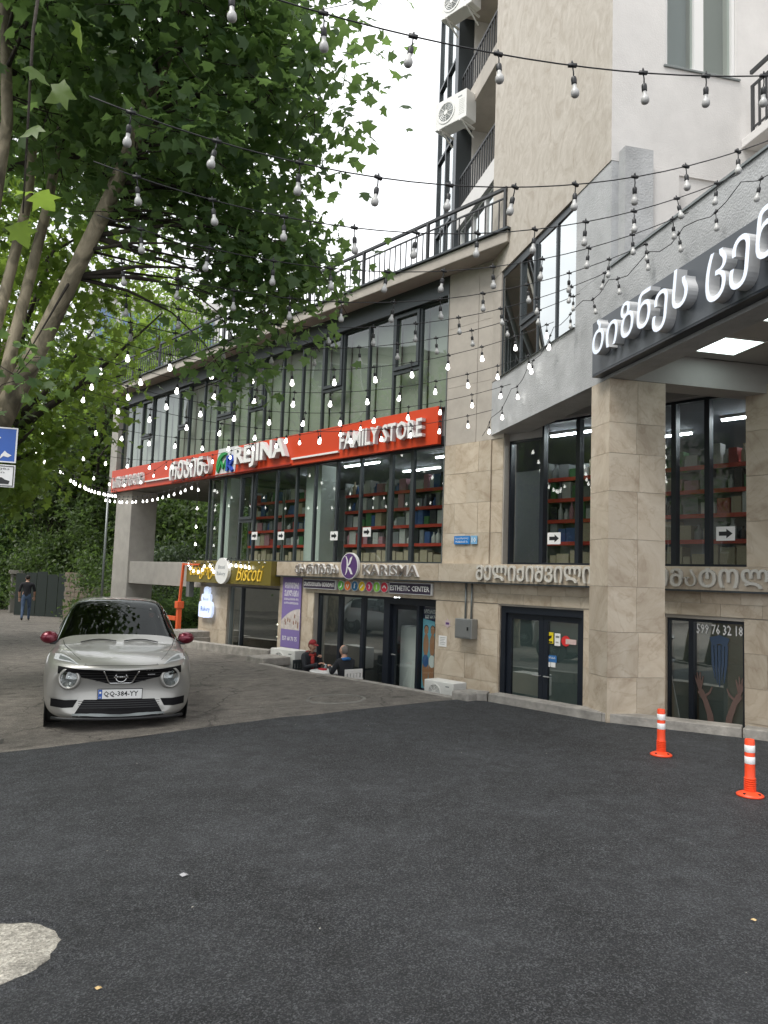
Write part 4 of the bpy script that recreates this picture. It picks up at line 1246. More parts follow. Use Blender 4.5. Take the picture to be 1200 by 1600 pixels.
# purple service banner
S = thing('banner', 'tall purple banner with white words and a pale beauty picture between bakery and salon', 'banner', A(-5.86, -.03, .8), RA)
obj('sheet', bx(-.37, .37, -.02, 0, -.8, .82), MT['lilac'], S)
m = MB()
for s_, z0_, z1_ in (('დიოდური', .56, .70), ('ეპილაცია', .38, .52), ('მამაკაცების და', .29, .34), ('ქალბატონების', .2, .25)):
    lettering(m, up_(s_), -.28, .28, z0_, z1_, -.022, 0, .01)
lettering(m, '557 68 70 75', -.3, .28, -.64, -.54, -.022, 0, .01); obj('print', m, MT['white'], S)
picm = mat('pale_picture_print', (.58, .53, .5), .6, noise=.35, scale=9)
pts = [(-.36, -.38), (.36, -.38), (.36, .1)] + [(.36 - .72 * t / 8, .1 + (.0 if t in (8,) else 0) - .28 * (t / 8) ** 2) for t in range(1, 9)]
m = MB(); m.extr(pts, lambda x, y, d: (x, -.0205 - d, y), 0, .002); obj('picture', m, picm, S)
m = MB()
for q in range(9):
    x, y = rnd.uniform(-.3, .3), rnd.uniform(-.34, -.1)
    m.extr([(x, y), (x + .04, y - .02), (x + .05, y + .05), (x + .01, y + .09)], lambda x, y, d: (x, -.0226 - d, y), 0, .0015)
obj('picture_figures', m, mat('brown_print', (.25, .13, .09), .6), S)
# tanning poster behind the fixed pane of the salon door
S = thing('poster', 'tall dark blue poster of a tanned couple behind the salon door pane', 'poster', A(-1.56, .18, .32), RA)
obj('sheet', bx(-.2, .2, .0, .01, -1.15, .83), mat('deep_blue_print', (.015, .018, .06), .4), S)
m = MB(); m.extr([(-.2, -.72), (.2, -.72), (.2, .52), (.1, .56), (-.2, .6)], lambda x, y, d: (x, -.001 - d, y), 0, .001); obj('picture', m, mat('sky_print', (.16, .42, .55), .5), S)
tan = mat('tanned_skin_print', (.42, .2, .11), .5)
def fig(cx, hair, sk, wear, s_=1.0):
    E = lambda x, y, rx, ry, dz, mm, nm: obj(nm, MB().extr([(cx + x + rx * math.cos(a), y + ry * math.sin(a)) for a in [i * math.pi / 6 for i in range(12)]], lambda p, q, d: (p, -.003 - dz - d, q), 0, .001), mm, S)
    E(0, .38, .055, .085, .0, sk, 'picture_head'); E(0, .42, .062, .065, -.0008, hair, 'picture_hair')
    E(0, .1, .075, .22, .0002, sk, 'picture_body'); E(0, -.38, .085, .34, .0004, sk, 'picture_legs'); E(0, -.2, .085, .12, .0016, wear, 'picture_wear')
fig(-.1, MT['black'], tan, mat('denim_print', (.05, .12, .3), .6)); fig(.07, mat('dark_hair_print', (.03, .015, .01), .6), tan, MT['white'])
m = MB(); lettering(m, 'SOLARIUM', -.18, .19, -.9, -.8, -.003, 0, .02); lettering(m, '557 68 70', -.17, .15, -1.04, -.97, -.003, 0, .01)
lettering(m, up_('სოლარიუმი'), -.17, .18, .7, .78, -.003, 0); lettering(m, '557 68 70', -.14, .15, .61, .67, -.003, 0); obj('print', m, MT['white'], S)
# street name plate, number plate, small notices, electric box
S = thing('street_plate', 'bright blue street name plate on the travertine wall above the ledge', 'sign', A(-.55, -.035, 2.41), RA)
obj('panel', bx(-.24, .14, -.012, 0, -.075, .075), MT['bright_blue'], S)
m = MB(); lettering(m, 'მელიქიშვილის ქ.', -.21, .11, .01, .05, -.013, 0); lettering(m, 'Melikishvili St.', -.2, .1, -.05, -.01, -.013, 0); obj('print', m, MT['white'], S)
S = thing('number_plate', 'small blue and white house number plate beside the street name plate', 'sign', A(-.31, -.035, 2.41), RA)
obj('panel', bx(-.075, .075, -.012, 0, -.075, .075), mat('pale_blue_enamel', (.2, .42, .65), .4), S)
m = MB(); lettering(m, '10', -.05, .05, -.045, .045, -.013, 0, .01); obj('print', m, MT['white'], S)
S = thing('electric_box', 'grey metal electric meter box on the travertine wall with conduit above', 'meter box', A(-.4, -.013, .83), RA)
obj('box', bx(-.2, .2, -.16, 0, -.18, .17), MT['steel'], S, bev=.01)
obj('door', bx(-.17, .17, -.168, -.161, -.15, .14), MT['steel'], S)
obj('latch', bx(.1, .13, -.18, -.169, -.03, .03), MT['black'], S)
for q in (-.07, .07):
    m = MB(); m.tube([(q, -.03, .171), (q, -.03, .8)], .018, 8); obj('conduit', m, MT['alu'], S, smooth=True)
S = thing('floral_notice', 'small pinkish flower shaped notice on the travertine wall left of the meter box', 'notice', A(-.93, -.013, .88), RA)
m = MB(); m.extr([((.09 if i % 2 else .055) * math.cos(i * math.pi / 6), (.09 if i % 2 else .06) * math.sin(i * math.pi / 6)) for i in range(12)], lambda x, y, d: (x, -d, y), 0, .004); obj('sheet', m, mat('pinkish_paper', (.5, .4, .42), .7), S)
obj('print', bx(-.04, .04, -.006, -.0045, -.02, .02), MT['purple'], S)
S = thing('paper_notice', 'white paper notice on the travertine wall right of the tanning poster', 'notice', A(-1.04, -.013, .55), RA)
obj('sheet', bx(-.1, .1, -.004, 0, -.1, .1), MT['white'], S)
m = MB()
for q in range(5): m.box(-.07, .07 - .02 * (q % 3), -.0055, -.0042, .06 - q * .03, .068 - q * .03)
obj('print', m, MT['steel'], S)
# stickers on the clinic door
S = thing('camera_sticker', 'yellow camera warning sticker on the clinic door', 'sticker', A(1.24, .118, .79), RA)
obj('sheet', bx(-.08, .08, -.003, 0, -.09, .09), mat('sticker_yellow', (.75, .6, .02), .5), S)
m = MB(); m.extr([(-.05, -.01), (.0, .03), (.05, .04), (.04, .0), (-.03, -.04)], lambda x, y, d: (x, -.004 - d, y), 0, .001); m.box(-.06, .06, -.005, -.0035, -.08, -.055); obj('print', m, MT['black'], S)
S = thing('white_sticker', 'white printed sticker between the yellow and the red stickers on the clinic door', 'sticker', A(1.40, .118, .77), RA)
obj('sheet', bx(-.055, .055, -.003, 0, -.1, .1), MT['white'], S); obj('print', MB().box(-.035, .035, -.005, -.0035, .03, .06).box(-.035, .02, -.005, -.0035, -.05, -.035), MT['steel'], S)
S = thing('round_sticker', 'red round sticker with a pale label on the clinic door', 'sticker', A(1.56, .118, .76), RA)
m = MB(); m.lathe([(0, 0), (.085, 0), (.085, .003), (0, .003)], 18, (0, 0, 0), (0, -1, 0), cap=False); obj('disc', m, mat('sticker_red', (.6, .03, .03), .5), S)
obj('label', bx(.0, .2, -.0055, -.0035, -.045, .035), mat('pinkish_label', (.6, .45, .42), .5), S)
S = thing('blue_sticker', 'blue and white sticker set lower on the clinic door', 'sticker', A(1.28, .118, .43), RA)
obj('sheet', bx(-.11, .11, -.003, 0, -.03, .08), mat('sticker_blue', (.03, .14, .36), .5), S)
m = MB(); lettering(m, 'ღიაა', -.08, .08, .01, .055, -.004, 0); obj('print', m, MT['white'], S)
obj('white_square', bx(-.1, -.01, -.003, 0, -.11, -.034), MT['white'], S); obj('white_square', bx(.0, .085, -.003, 0, -.11, -.034), MT['white'], S)
# clinic window film: phone number and two open hands reaching up
S = thing('window_graphic', 'grey window film with phone number and two raised hands on the clinic window', 'window graphic', A(4.06, .096, .15), RA)
m = MB(); lettering(m, '599 76 32 18', -.32, .32, .90, 1.04, -.002, 0, .012); obj('print', m, MT['white'], S)
skp = mat('print_skin', (.15, .095, .08), .6)
def hand(sx, nm):
    base = [(sx * .1, -.55), (sx * .13, -.2), (sx * .2, .0), (sx * .27, .12)]
    stroke(base, [.11, .085, .07, .09], -.0, .0015, skp, S, 'picture_arm')
    for k, (dx, dy) in enumerate(((.05, .24), (.09, .2), (.0, .25), (-.05, .2))):
        stroke([(sx * .27, .12), (sx * (.27 + dx * .5), .12 + dy * .55), (sx * (.27 + dx * .9), .12 + dy)], [.035, .028, .016], -.0004 * (k + 1), .0015, skp, S, 'picture_finger')
    stroke([(sx * .22, .04), (sx * .14, .1), (sx * .1, .19)], [.04, .028, .014], -.0003, .0015, skp, S, 'picture_thumb')
hand(-1, 'l'); hand(1, 'r')
blu = mat('print_blue', (.045, .075, .13), .5)
stroke([(-.12, .80), (.0, .84), (.12, .80)], .12, -.0, .0015, blu, S, 'picture_face')
for k in range(5): stroke([(-.1 + k * .05, .76), (-.09 + k * .045, .5), (-.06 + k * .03, .3 - .05 * (k % 3))], [.04, .035, .01], -.0005, .0015, blu, S, 'picture_stream')
# props by the clinic
t = tag(obj('leaning_board', MB().obox((0, 0, .32), (Vector((1, 0, 0)), Vector((0, 1, 0)), Vector((0, 0, 1))), (.05, .012, .55)), MT['white_metal'], None, A(3.3, -.25, FLOOR + .55), RA), 'thin pale board leaning beside the stone pillar', 'board'); t.rotation_euler = (math.radians(-9), math.radians(-7), RA)
t = thing('wooden_bench', 'low slatted pale bench behind the kerb at the right edge', 'bench', A(4.75, -.95, FLOOR), RA)
for k in range(4): obj('slat', bx(-.4, .4, -.2 + k * .1, -.11 + k * .1, .80, .83), MT['concrete'], t, bev=.003)
for sx in (-1, 1):
    for sy in (-1, 1): obj('leg', bx(sx * .36 - .025, sx * .36 + .025, sy * .15 - .025, sy * .15 + .025, 0, .799), MT['concrete_dark'], t)
# ================================================================ the car
from mathutils.bvhtree import BVHTree
def paint(name, c):
    m, t, b = new_mat(name)
    b.inputs['Base Color'].default_value = (*c, 1)
    b.inputs['Metallic'].default_value = .55
    b.inputs['Roughness'].default_value = .32
    b.inputs['Coat Weight'].default_value = .8
    b.inputs['Coat Roughness'].default_value = .05
    return m
MT['silver'] = paint('silver_paint', (.34, .335, .315))
MT['car_glass'] = glass_mat('car_glass', (.16, .18, .18), .0, ior=1.42)
MT['chrome'] = mat('chrome', (.7, .7, .7), .12, metal=1.0)
MT['crimson'] = paint('crimson_paint', (.16, .008, .025))
MT['lamp_glass'] = glass_mat('lamp_glass', (.85, .88, .9), .12)
ST = [  # y, zb, xb, then (x, z) for lower side, widest, shoulder, window top, roof edge, and centre top
    (.00, .22, .44, (.58, .28), (.66, .50), (.62, .66), (.50, .715), (.28, .735), .74),
    (.03, .13, .60, (.84, .20), (.885, .52), (.81, .72), (.62, .775), (.34, .795), .80),
    (.13, .12, .68, (.885, .20), (.90, .55), (.87, .78), (.66, .835), (.36, .855), .86),
    (.45, .17, .70, (.89, .24), (.93, .60), (.905, .90), (.68, .915), (.38, .925), .93),
    (.82, .21, .70, (.89, .28), (.935, .62), (.90, .945), (.70, .945), (.42, .965), .97),
    (1.03, .21, .70, (.86, .28), (.89, .60), (.875, .94), (.74, .965), (.46, .99), .995),
    (1.10, .21, .70, (.86, .28), (.885, .60), (.87, .945), (.745, .99), (.48, 1.02), 1.03),
    (1.86, .21, .70, (.85, .28), (.875, .60), (.85, .97), (.655, 1.44), (.51, 1.485), 1.50),
    (2.00, .21, .70, (.85, .28), (.875, .60), (.85, .98), (.64, 1.49), (.50, 1.545), 1.56),
    (2.50, .21, .70, (.85, .28), (.875, .60), (.85, 1.0), (.62, 1.51), (.47, 1.57), 1.585),
    (3.15, .21, .70, (.86, .28), (.885, .60), (.86, 1.03), (.61, 1.46), (.45, 1.535), 1.55),
    (3.62, .22, .70, (.87, .30), (.90, .62), (.885, 1.06), (.63, 1.35), (.46, 1.44), 1.455),
    (3.95, .26, .68, (.86, .34), (.885, .64), (.86, 1.04), (.64, 1.18), (.46, 1.24), 1.25),
    (4.10, .34, .58, (.76, .42), (.80, .66), (.76, .92), (.58, 1.0), (.4, 1.02), 1.03),
    (4.135, .42, .42, (.58, .46), (.62, .66), (.58, .84), (.46, .9), (.3, .92), .93)]
def car_meshes():
    m = MB(); rows = []
    for (y, zb, xb, *pp, zt) in ST:
        half = [(0, zb), (xb, zb)] + [p for p in pp] + [(0, zt)]
        full = half + [(-x, z) for x, z in half[-2:0:-1]]
        row = []
        for x, z in full:
            k = max(0, 1 - y / 1.2)
            k2 = max(0, (y - 3.3) / .8)
            yy = y + .36 * (abs(x) / .88) ** 2.4 * k - .3 * (abs(x) / .88) ** 2.4 * k2
            row.append(len(m.v)); m.v.append((x, yy, z))
        rows.append(row)
    n = len(rows[0])
    for i, (a, b) in enumerate(zip(rows, rows[1:])):
        for j in range(n):
            j2 = (j + 1) % n
            jj = min(j, n - 1 - j)      # mirrored strip index: 0 bottom .. 6 top
            mi = 0
            y = ST[i][0]
            if jj in (5, 6) and 1.09 < y < 1.97: mi = 1
            if jj == 5 and 1.09 < y < 1.97: mi = 1
            if jj == 4 and 1.09 < y < 3.5: mi = 2
            if jj in (5, 6) and 3.6 < y < 3.9: mi = 2
            if jj in (0,): mi = 3
            if jj == 1: mi = 4
            m.f.append((a[j], a[j2], b[j2], b[j])); m.m.append(mi)
    for r, fl in ((rows[0], 1), (rows[-1], 0)):   # end caps as strips
        h = n // 2
        for j in range(h):
            q = (r[j], r[j + 1], r[(n - j - 1) % n], r[(n - j) % n])
            q = tuple(dict.fromkeys(q))
            m.f.append(q[::-1] if fl else q); m.m.append(0)
    me = m.mesh('car', [MT['silver'], MT['car_glass'], MT['glass_dark'], MT['rubber'], MT['black']])
    o = link('car_tmp', me)
    sm_ = o.modifiers.new('s', 'SUBSURF'); sm_.levels = 3; sm_.render_levels = 3
    bpy.context.view_layer.update()
    ev = o.evaluated_get(bpy.context.evaluated_depsgraph_get())
    em = ev.to_mesh()
    V = [tuple(v.co) for v in em.vertices]
    F = [(tuple(p.vertices), p.material_index) for p in em.polygons]
    ev.to_mesh_clear()
    bpy.data.objects.remove(o)
    out = {}
    for k in range(5):
        idx = {}; mb = MB()
        for f, mi in F:
            if mi != k: continue
            q = []
            for i in f:
                if i not in idx:
                    idx[i] = len(mb.v); mb.v.append(V[i])
                q.append(idx[i])
            mb.f.append(tuple(q)); mb.m.append(0)
        out[k] = mb
    return out, BVHTree.FromPolygons([Vector(v) for v in V], [f for f, _ in F])
parts, bvh = car_meshes()
def front(x, z, off=.006):
    h = bvh.ray_cast(Vector((x, -3, z)), Vector((0, 1, 0)))
    if h[0] is None:
        h = bvh.find_nearest(Vector((x, .2, z)))
    return h[0] + h[1] * off if h[1].y < 0 else h[0] - h[1] * off
def patch(lo, hi, cols=10, rows=4, off=.006, mi=0, mb=None):
    """a skin over the front of the car between two polylines (x, z)"""
    mb = mb or MB()
    def along(pl, t):
        t *= len(pl) - 1
        i = min(int(t), len(pl) - 2); f = t - i
        return (pl[i][0] + (pl[i + 1][0] - pl[i][0]) * f, pl[i][1] + (pl[i + 1][1] - pl[i][1]) * f)
    k = len(mb.v)
    for r in range(rows + 1):
        for c in range(cols + 1):
            a, b = along(lo, c / cols), along(hi, c / cols)
            f = r / rows
            mb.v.append(tuple(front(a[0] + (b[0] - a[0]) * f, a[1] + (b[1] - a[1]) * f, off)))
    for r in range(rows):
        for c in range(cols):
            i = k + r * (cols + 1) + c
            mb.f.append((i, i + 1, i + cols + 2, i + cols + 1)); mb.m.append(mi)
    return mb
TH = math.radians(21)
CAR = thing('parked_car', 'silver crossover with dark red mirrors parked facing the camera under the trees', 'car', (-2.91, 8.86, ground_z(-3.2)), TH)
CAR.scale = (.92, .92, .92)
obj('body', parts[0], MT['silver'], CAR, smooth=True)
obj('windscreen', parts[1], MT['car_glass'], CAR, smooth=True)
obj('side_window', parts[2], MT['car_glass'], CAR, smooth=True)
obj('underbody', parts[3], MT['rubber'], CAR, smooth=True)
obj('sill', parts[4], MT['silver'], CAR, smooth=True)
obj('cabin_shade', MB().box(-.6, .6, 1.75, 3.5, .5, 1.0), MT['black'], CAR)
for sx in (-.34, .34):
    s_ = obj('seat', MB().box(sx - .23, sx + .23, 2.25, 2.42, .85, 1.18), MT['black'], CAR, bev=.05)
    obj('headrest', MB().box(sx - .12, sx + .12, 2.3, 2.38, 1.2, 1.36), MT['black'], s_, bev=.03)
obj('dashboard', MB().box(-.66, .66, 1.36, 1.7, .9, 1.05), MT['black'], CAR, bev=.04)
gl = MT['piano'] = mat('gloss_black', (.006, .006, .007), .5, spec=.12)
MT['lamp_clear'] = mat('clear_lamp', (.5, .52, .53), .25)
GR = patch([(-.74, .69), (-.50, .655), (-.30, .61), (-.14, .565), (.14, .565), (.30, .61), (.50, .655), (.74, .69)], [(-.74, .775), (-.5, .755), (-.3, .75), (-.14, .745), (.14, .745), (.3, .75), (.5, .755), (.74, .775)], 36, 5, .004)
q = obj('grille', GR, gl, CAR, smooth=True)
m = MB()
for k in range(4):
    z_ = .60 + .036 * k; w__ = (.3, .42, .66, .70)[k]
    patch([(-w__, z_), (0, z_), (w__, z_)], [(-w__, z_ + .006), (0, z_ + .006), (w__, z_ + .006)], 24, 1, .008, 0, m)
obj('grille_bars', m, mat('grille_grey', (.05, .05, .05), .5), q, smooth=True)
V_ = MB()
for pa, pb in (((-.205, .742), (-.135, .575)), ((-.135, .575), (.135, .575)), ((.135, .575), (.205, .742))):
    V_.tube([front(pa[0] + (pb[0] - pa[0]) * t / 6, pa[1] + (pb[1] - pa[1]) * t / 6, .012) for t in range(7)], .011, 6)
obj('chrome_trim', V_, MT['chrome'], q, smooth=True)
c = front(0, .66, .012)
V_ = MB(); V_.tube([c + Vector((.066 * math.cos(a), -.006, .062 * math.sin(a))) for a in [i * math.pi / 10 for i in range(21)]], .009, 6, cap=False)
V_.obox(c + Vector((0, -.008, 0)), ((1, 0, 0), (0, 1, 0), (0, 0, 1)), (.085, .008, .014))
em_ = obj('emblem', V_, MT['chrome'], CAR, smooth=True)
m = MB(); 
for ch, v, f in text_glyphs('NISSAN', .13, .014, .002): m.add([(c.x - .065 + p[0], c.y - .018 - p[2], c.z - .007 + p[1]) for p in v], f)
obj('emblem_print', m, MT['black'], em_)
m = MB(); cc = front(.36, .69, .012); m.obox(cc, ((1, 0, .03), (0, 1, 0), (0, 0, 1)), (.045, .004, .006)); obj('grille_badge', m, MT['chrome'], q)
for sx in (-1, 1):
    h = front(sx * .60, .63, 0)
    ax = Vector((sx * .34, -.94, .08)).normalized()
    m = MB(); m.lathe([(.135, -.06), (.135, .022), (.118, .034), (.104, .03), (.1, .012), (.0, -.03)], 28, h, ax, cap=False)
    hl = obj('headlight', m, MT['silver'], CAR, smooth=True)
    m = MB(); m.lathe([(.1, .014), (.07, -.02), (.0, -.035)], 24, h, ax, cap=False); obj('reflector', m, MT['chrome'], hl, smooth=True)
    m = MB(); m.lathe([(.045, .0), (.03, .022), (.0, .03)], 16, h, ax, cap=False); obj('projector', m, MT['lamp_glass'], hl, smooth=True)
    m = MB()
    for a in range(8): 
        t_ = a * math.pi / 4
        x_ = ax.cross(Vector((0, 0, 1))).normalized(); y_ = ax.cross(x_)
        m.bar(h + ax * .008 + (x_ * math.cos(t_) + y_ * math.sin(t_)) * .05, h + ax * .014 + (x_ * math.cos(t_) + y_ * math.sin(t_)) * .096, .003)
    obj('reflector_ribs', m, MT['alu'], hl)
    m = MB(); m.lathe([(.104, .026), (.07, .045), (.0, .052)], 24, h, ax, cap=False); obj('lens', m, MT['lamp_glass'], hl, smooth=True)
    # slim lamp on the wing, fog recess, bumper lip
    m = patch([(sx * .50, .80), (sx * .60, .82), (sx * .72, .83), (sx * .80, .84)], [(sx * .505, .805), (sx * .60, .86), (sx * .70, .895), (sx * .79, .895)], 14, 5, .005)
    ul = obj('wing_lamp', m, MT['lamp_clear'], CAR, smooth=True)
    m = patch([(sx * .53, .81), (sx * .62, .835), (sx * .74, .845)], [(sx * .54, .815), (sx * .62, .855), (sx * .73, .88)], 10, 3, .010); obj('wing_lamp_inner', m, MT['alu'], ul, smooth=True)
    m = patch([(sx * .54, .285), (sx * .66, .275), (sx * .80, .29)], [(sx * .49, .375), (sx * .64, .37), (sx * .80, .385)], 12, 4, .004); obj('fog_recess', m, gl, CAR, smooth=True)
    m = patch([(sx * .49, .385), (sx * .66, .39), (sx * .83, .405)], [(sx * .49, .405), (sx * .66, .41), (sx * .83, .425)], 12, 2, .014); obj('bumper_crease', m, MT['silver'], CAR, smooth=True)
    # mirror
    mm = MB(); mm.ball((sx * .90, 1.25, 1.05), (.115, .085, .085), 14); mi_ = obj('mirror', mm, MT['crimson'], CAR, smooth=True)
    mm = MB(); mm.obox((sx * .82, 1.25, .98), ((1, 0, 0), (0, 1, 0), (0, 0, 1)), (.07, .035, .022)); obj('mirror_arm', mm, MT['black'], mi_, bev=.01)
    mm = MB(); mm.obox((sx * .90, 1.32, 1.05), ((1, 0, 0), (0, 1, 0), (0, 0, 1)), (.095, .012, .06)); obj('mirror_glass', mm, MT['chrome'], mi_)
    for y_ in (.86, 3.39):
        mm = MB(); mm.lathe([(.40, 0), (.40, .012), (.355, .016), (.0, .016)], 32, (sx * .862, y_, .335), (sx, 0, 0), cap=False); obj('wheel_arch', mm, MT['rubber'], CAR, smooth=True)
        mm = MB(); mm.lathe([(.2, 0), (.30, .0), (.325, .02), (.332, .06), (.332, .17), (.322, .205), (.29, .222), (.235, .222), (.225, .2)], 36, (sx * .655, y_, .33), (sx, 0, 0)); wt = obj('wheel', mm, MT['rubber'], CAR, smooth=True)
        mm = MB()
        for a in range(10):
            t_ = a * math.pi / 5
            mm.bar((sx * .868, y_ + .03 * math.cos(t_), .33 + .03 * math.sin(t_)), (sx * .86, y_ + .225 * math.cos(t_), .33 + .225 * math.sin(t_)), .014)
        mm.lathe([(.215, .0), (.232, .0), (.232, .02), (.215, .02)], 32, (sx * .858, y_, .33), (sx, 0, 0), cap=False); mm.lathe([(.05, 0), (.05, .02)], 12, (sx * .858, y_, .33), (sx, 0, 0))
        obj('rim', mm, MT['alu'], wt)
m = patch([(-.54, .175), (0, .172), (.54, .175)], [(-.42, .375), (0, .375), (.42, .375)], 20, 5, .004); lo_ = obj('lower_intake', m, gl, CAR, smooth=True)
m = patch([(-.54, .195), (0, .19), (.54, .195)], [(-.54, .213), (0, .208), (.54, .213)], 20, 1, .02); obj('intake_strip', m, MT['alu'], lo_, smooth=True)
m = MB()
for k in range(4):
    patch([(-.48, .275 + k * .026), (0, .272 + k * .026), (.48, .275 + k * .026)], [(-.48, .281 + k * .026), (0, .278 + k * .026), (.48, .281 + k * .026)], 14, 1, .009, 0, m)
obj('intake_slats', m, MT['black'], lo_)
m = MB(); pts = []
for k in range(21):
    x = -.78 + 1.56 * k / 20
    q_ = front(x * .97, .22, .0)
    pts.append(Vector((x, q_.y - .015, .155 if abs(x) < .52 else .15)))
m.tube(pts, .02, 6); obj('bumper_lip', m, MT['black'], CAR, smooth=True)
# seam lines of the bonnet
m = MB()
for sx in (-1, 1):
    m.tube([bvh.ray_cast(Vector((sx * x, y, 2)), Vector((0, 0, -1)))[0] for x, y in ((.42, .14), (.50, .3), (.57, .5), (.63, .75), (.69, 1.0), (.72, 1.18))], .004, 4)
m.tube([front(x, .80, .0) for x in [-.44 + .88 * k / 16 for k in range(17)]], .004, 4)
obj('bonnet_seam', m, MT['black'], CAR)
m = MB()
for sx in (-.5, .05): m.tube([bvh.ray_cast(Vector((sx + .45 * t / 6, 1.05 + .05 * math.sin(t / 6 * 3.1), 2)), Vector((0, 0, -1)))[0] + Vector((0, 0, .014)) for t in range(7)], .008, 5)
obj('wiper', m, MT['black'], CAR)
# number plate
yp = front(.0, .45, 0).y
pl_ = obj('number_plate', bx(-.26, .26, yp - .03, yp - .012, .385, .5), MT['white'], CAR, bev=.002)
obj('plate_border', MB().box(-.268, .268, yp - .026, yp - .004, .377, .508), MT['black'], pl_)
obj('plate_band', bx(-.258, -.212, yp - .0315, yp - .0302, .387, .498), MT['blue_sign'], pl_)
m = MB(); lettering(m, 'QQ-384-YY', -.195, .215, .405, .48, yp - .0305, 0, .014); obj('plate_print', m, MT['black'], pl_)
m = MB(); lettering(m, 'GE', -.25, -.222, .395, .415, yp - .032, 0); m.box(-.247, -.223, yp - .033, yp - .0316, .45, .475); obj('plate_print', m, MT['white'], pl_)
# other cars across the street, seen only in the shop windows
def other_car(label, x, y, rz, c):
    o = clone(CAR); o.location = (x, y, ground_z(x)); o.rotation_euler = (0, 0, rz)
    pm_ = paint('car_paint', c)
    for ch in o.children:
        if ch.data and ch.material_slots and ch.material_slots[0].material == MT['silver']:
            ch.material_slots[0].link = 'OBJECT'; ch.material_slots[0].material = pm_
    o['label'] = label; o['group'] = 'cars parked across the street'
CAR['group'] = 'parked cars'
other_car('dark grey car parked across the street reflected in the clinic door', -9.6, 9.0, .35, (.06, .065, .07))
other_car('pale grey car parked across the street reflected in the salon glass', -12.2, 15.2, .4, (.4, .41, .42))

# ================================================================ street things
def bollard(label, x, y):
    t = thing('bollard', label, 'bollard', (x, y, ground_z(x) + .014), 0, 'orange flexible bollards')
    m = MB(); m.lathe([(.105, 0), (.105, .012), (.085, .024), (.055, .034), (.045, .04)], 24); b_ = obj('base', m, MT['bollard'], t, smooth=True)
    for a in range(4):
        mm = MB(); mm.lathe([(.011, .0), (.011, .008)], 8, (.08 * math.cos(a * 1.57 + .6), .08 * math.sin(a * 1.57 + .6), .0235)); obj('bolt', mm, MT['black'], b_)
    prof = [(.043, .04)]
    z = .045
    for k in range(6):
        prof += [(.043, z), (.046, z + .005), (.046, z + .011), (.041, z + .014)]; z += .017
    prof += [(.04, z), (.039, .235), (.0385, .435), (.034, .448), (.0, .45)]
    m = MB(); m.lathe(prof, 24); obj('post', m, MT['bollard'], t, auto=35)
    for a, b in ((.255, .312), (.345, .402)):
        m = MB(); m.lathe([(.0392, a), (.0405, a + .002), (.0405, b - .002), (.0392, b)], 24, cap=False); obj('reflective_band', m, MT['reflective'], t, smooth=True)
bollard('orange bollard with two white bands nearest the camera at the right edge', 3.03, 6.36)
bollard('orange bollard with two white bands farther back before the stone pillar', 2.82, 7.76)
# parking sign on a post behind the trunk
S = thing('parking_sign', 'blue square parking sign with a white plate below it behind the tree trunk', 'sign', (-3.64, 7.05, ground_z(-3.6) + .2), math.radians(16))
m = MB(); m.tube([(0, .05, -.25), (0, .05, 2.97)], .03, 10); obj('post', m, MT['steel'], S, smooth=True)
obj('blue_plate', bx(-.2, .2, 0, .012, 2.60, 2.93), MT['blue_sign'], S, bev=.004)
obj('plate_edge', MB().box(-.2, -.187, -.003, 0, 2.60, 2.93).box(.187, .2, -.003, 0, 2.60, 2.93).box(-.187, .187, -.003, 0, 2.60, 2.612).box(-.187, .187, -.003, 0, 2.918, 2.93), MT['white'], S)
m = MB(); lettering(m, 'P', -.09, .06, 2.69, 2.89, -.001, 0, .03); obj('print', m, MT['white'], S)
m = MB(); m.extr([(.06, 2.63), (.09, 2.66), (.13, 2.65), (.16, 2.67), (.12, 2.69), (.1, 2.71), (.07, 2.67)], lambda x, y, d: (x, -.001 - d, y), 0, .002); obj('print', m, MT['white'], S)
obj('white_plate', bx(-.2, .2, 0, .012, 2.37, 2.58), MT['white'], S, bev=.003)
obj('plate_frame', MB().box(-.19, -.183, -.003, 0, 2.38, 2.57).box(.183, .19, -.003, 0, 2.38, 2.57).box(-.183, .183, -.003, 0, 2.38, 2.387).box(-.183, .183, -.003, 0, 2.563, 2.57), MT['black'], S)
m = MB()
for k, s_ in enumerate(('პარკირება', 'ფასიანი', '0-24')): lettering(m, s_, -.15, .15 - .04 * k, 2.53 - k * .035, 2.552 - k * .035, -.001, 0)
m.extr([(-.02, 2.40), (.15, 2.40), (.16, 2.43), (.12, 2.44), (.09, 2.46), (.02, 2.46), (-.01, 2.44)], lambda x, y, d: (x, -.001 - d, y), 0, .002); obj('print', m, MT['black'], S)
# orange barrier at the passage
S = thing('barrier', 'orange steel barrier frame with a raised arm across the passage beside the bakery', 'barrier', A(-10.75, -.35, -.35), RA)
obj('post', bx(-.06, .06, -.06, .06, 0, 1.0), MT['orange'], S, bev=.01)
m = MB(); m.bar((.0, 0, 1.2), (.12, 0, 2.25), .03); m.bar((.12, 0, 2.22), (1.0, 0, 2.22), .022); obj('raised_arm', m, MT['orange'], S)
m = MB(); m.bar((-.1, 0, .72), (-2.6, 0, .72), .055); obj('lower_arm', m, MT['orange'], S)
obj('motor_box', bx(-.09, .09, -.1, .1, 1.005, 1.2), MT['orange'], S, bev=.015)
S = thing('utility_cabinet', 'dark brown utility cabinet beyond the barrier in the passage', 'cabinet', A(-10.6, 1.4, -.4), RA)
obj('body', bx(-.35, .35, -.3, .3, 0, 1.15), mat('brown_cabinet', (.05, .04, .032), .6), S, bev=.01); obj('lid', bx(-.38, .38, -.33, .33, 1.151, 1.2), MT['black'], S)
S = thing('wall_box', 'small grey box hung at the corner of the bakery sign', 'box', A(-10.62, -.1, 1.3), RA)
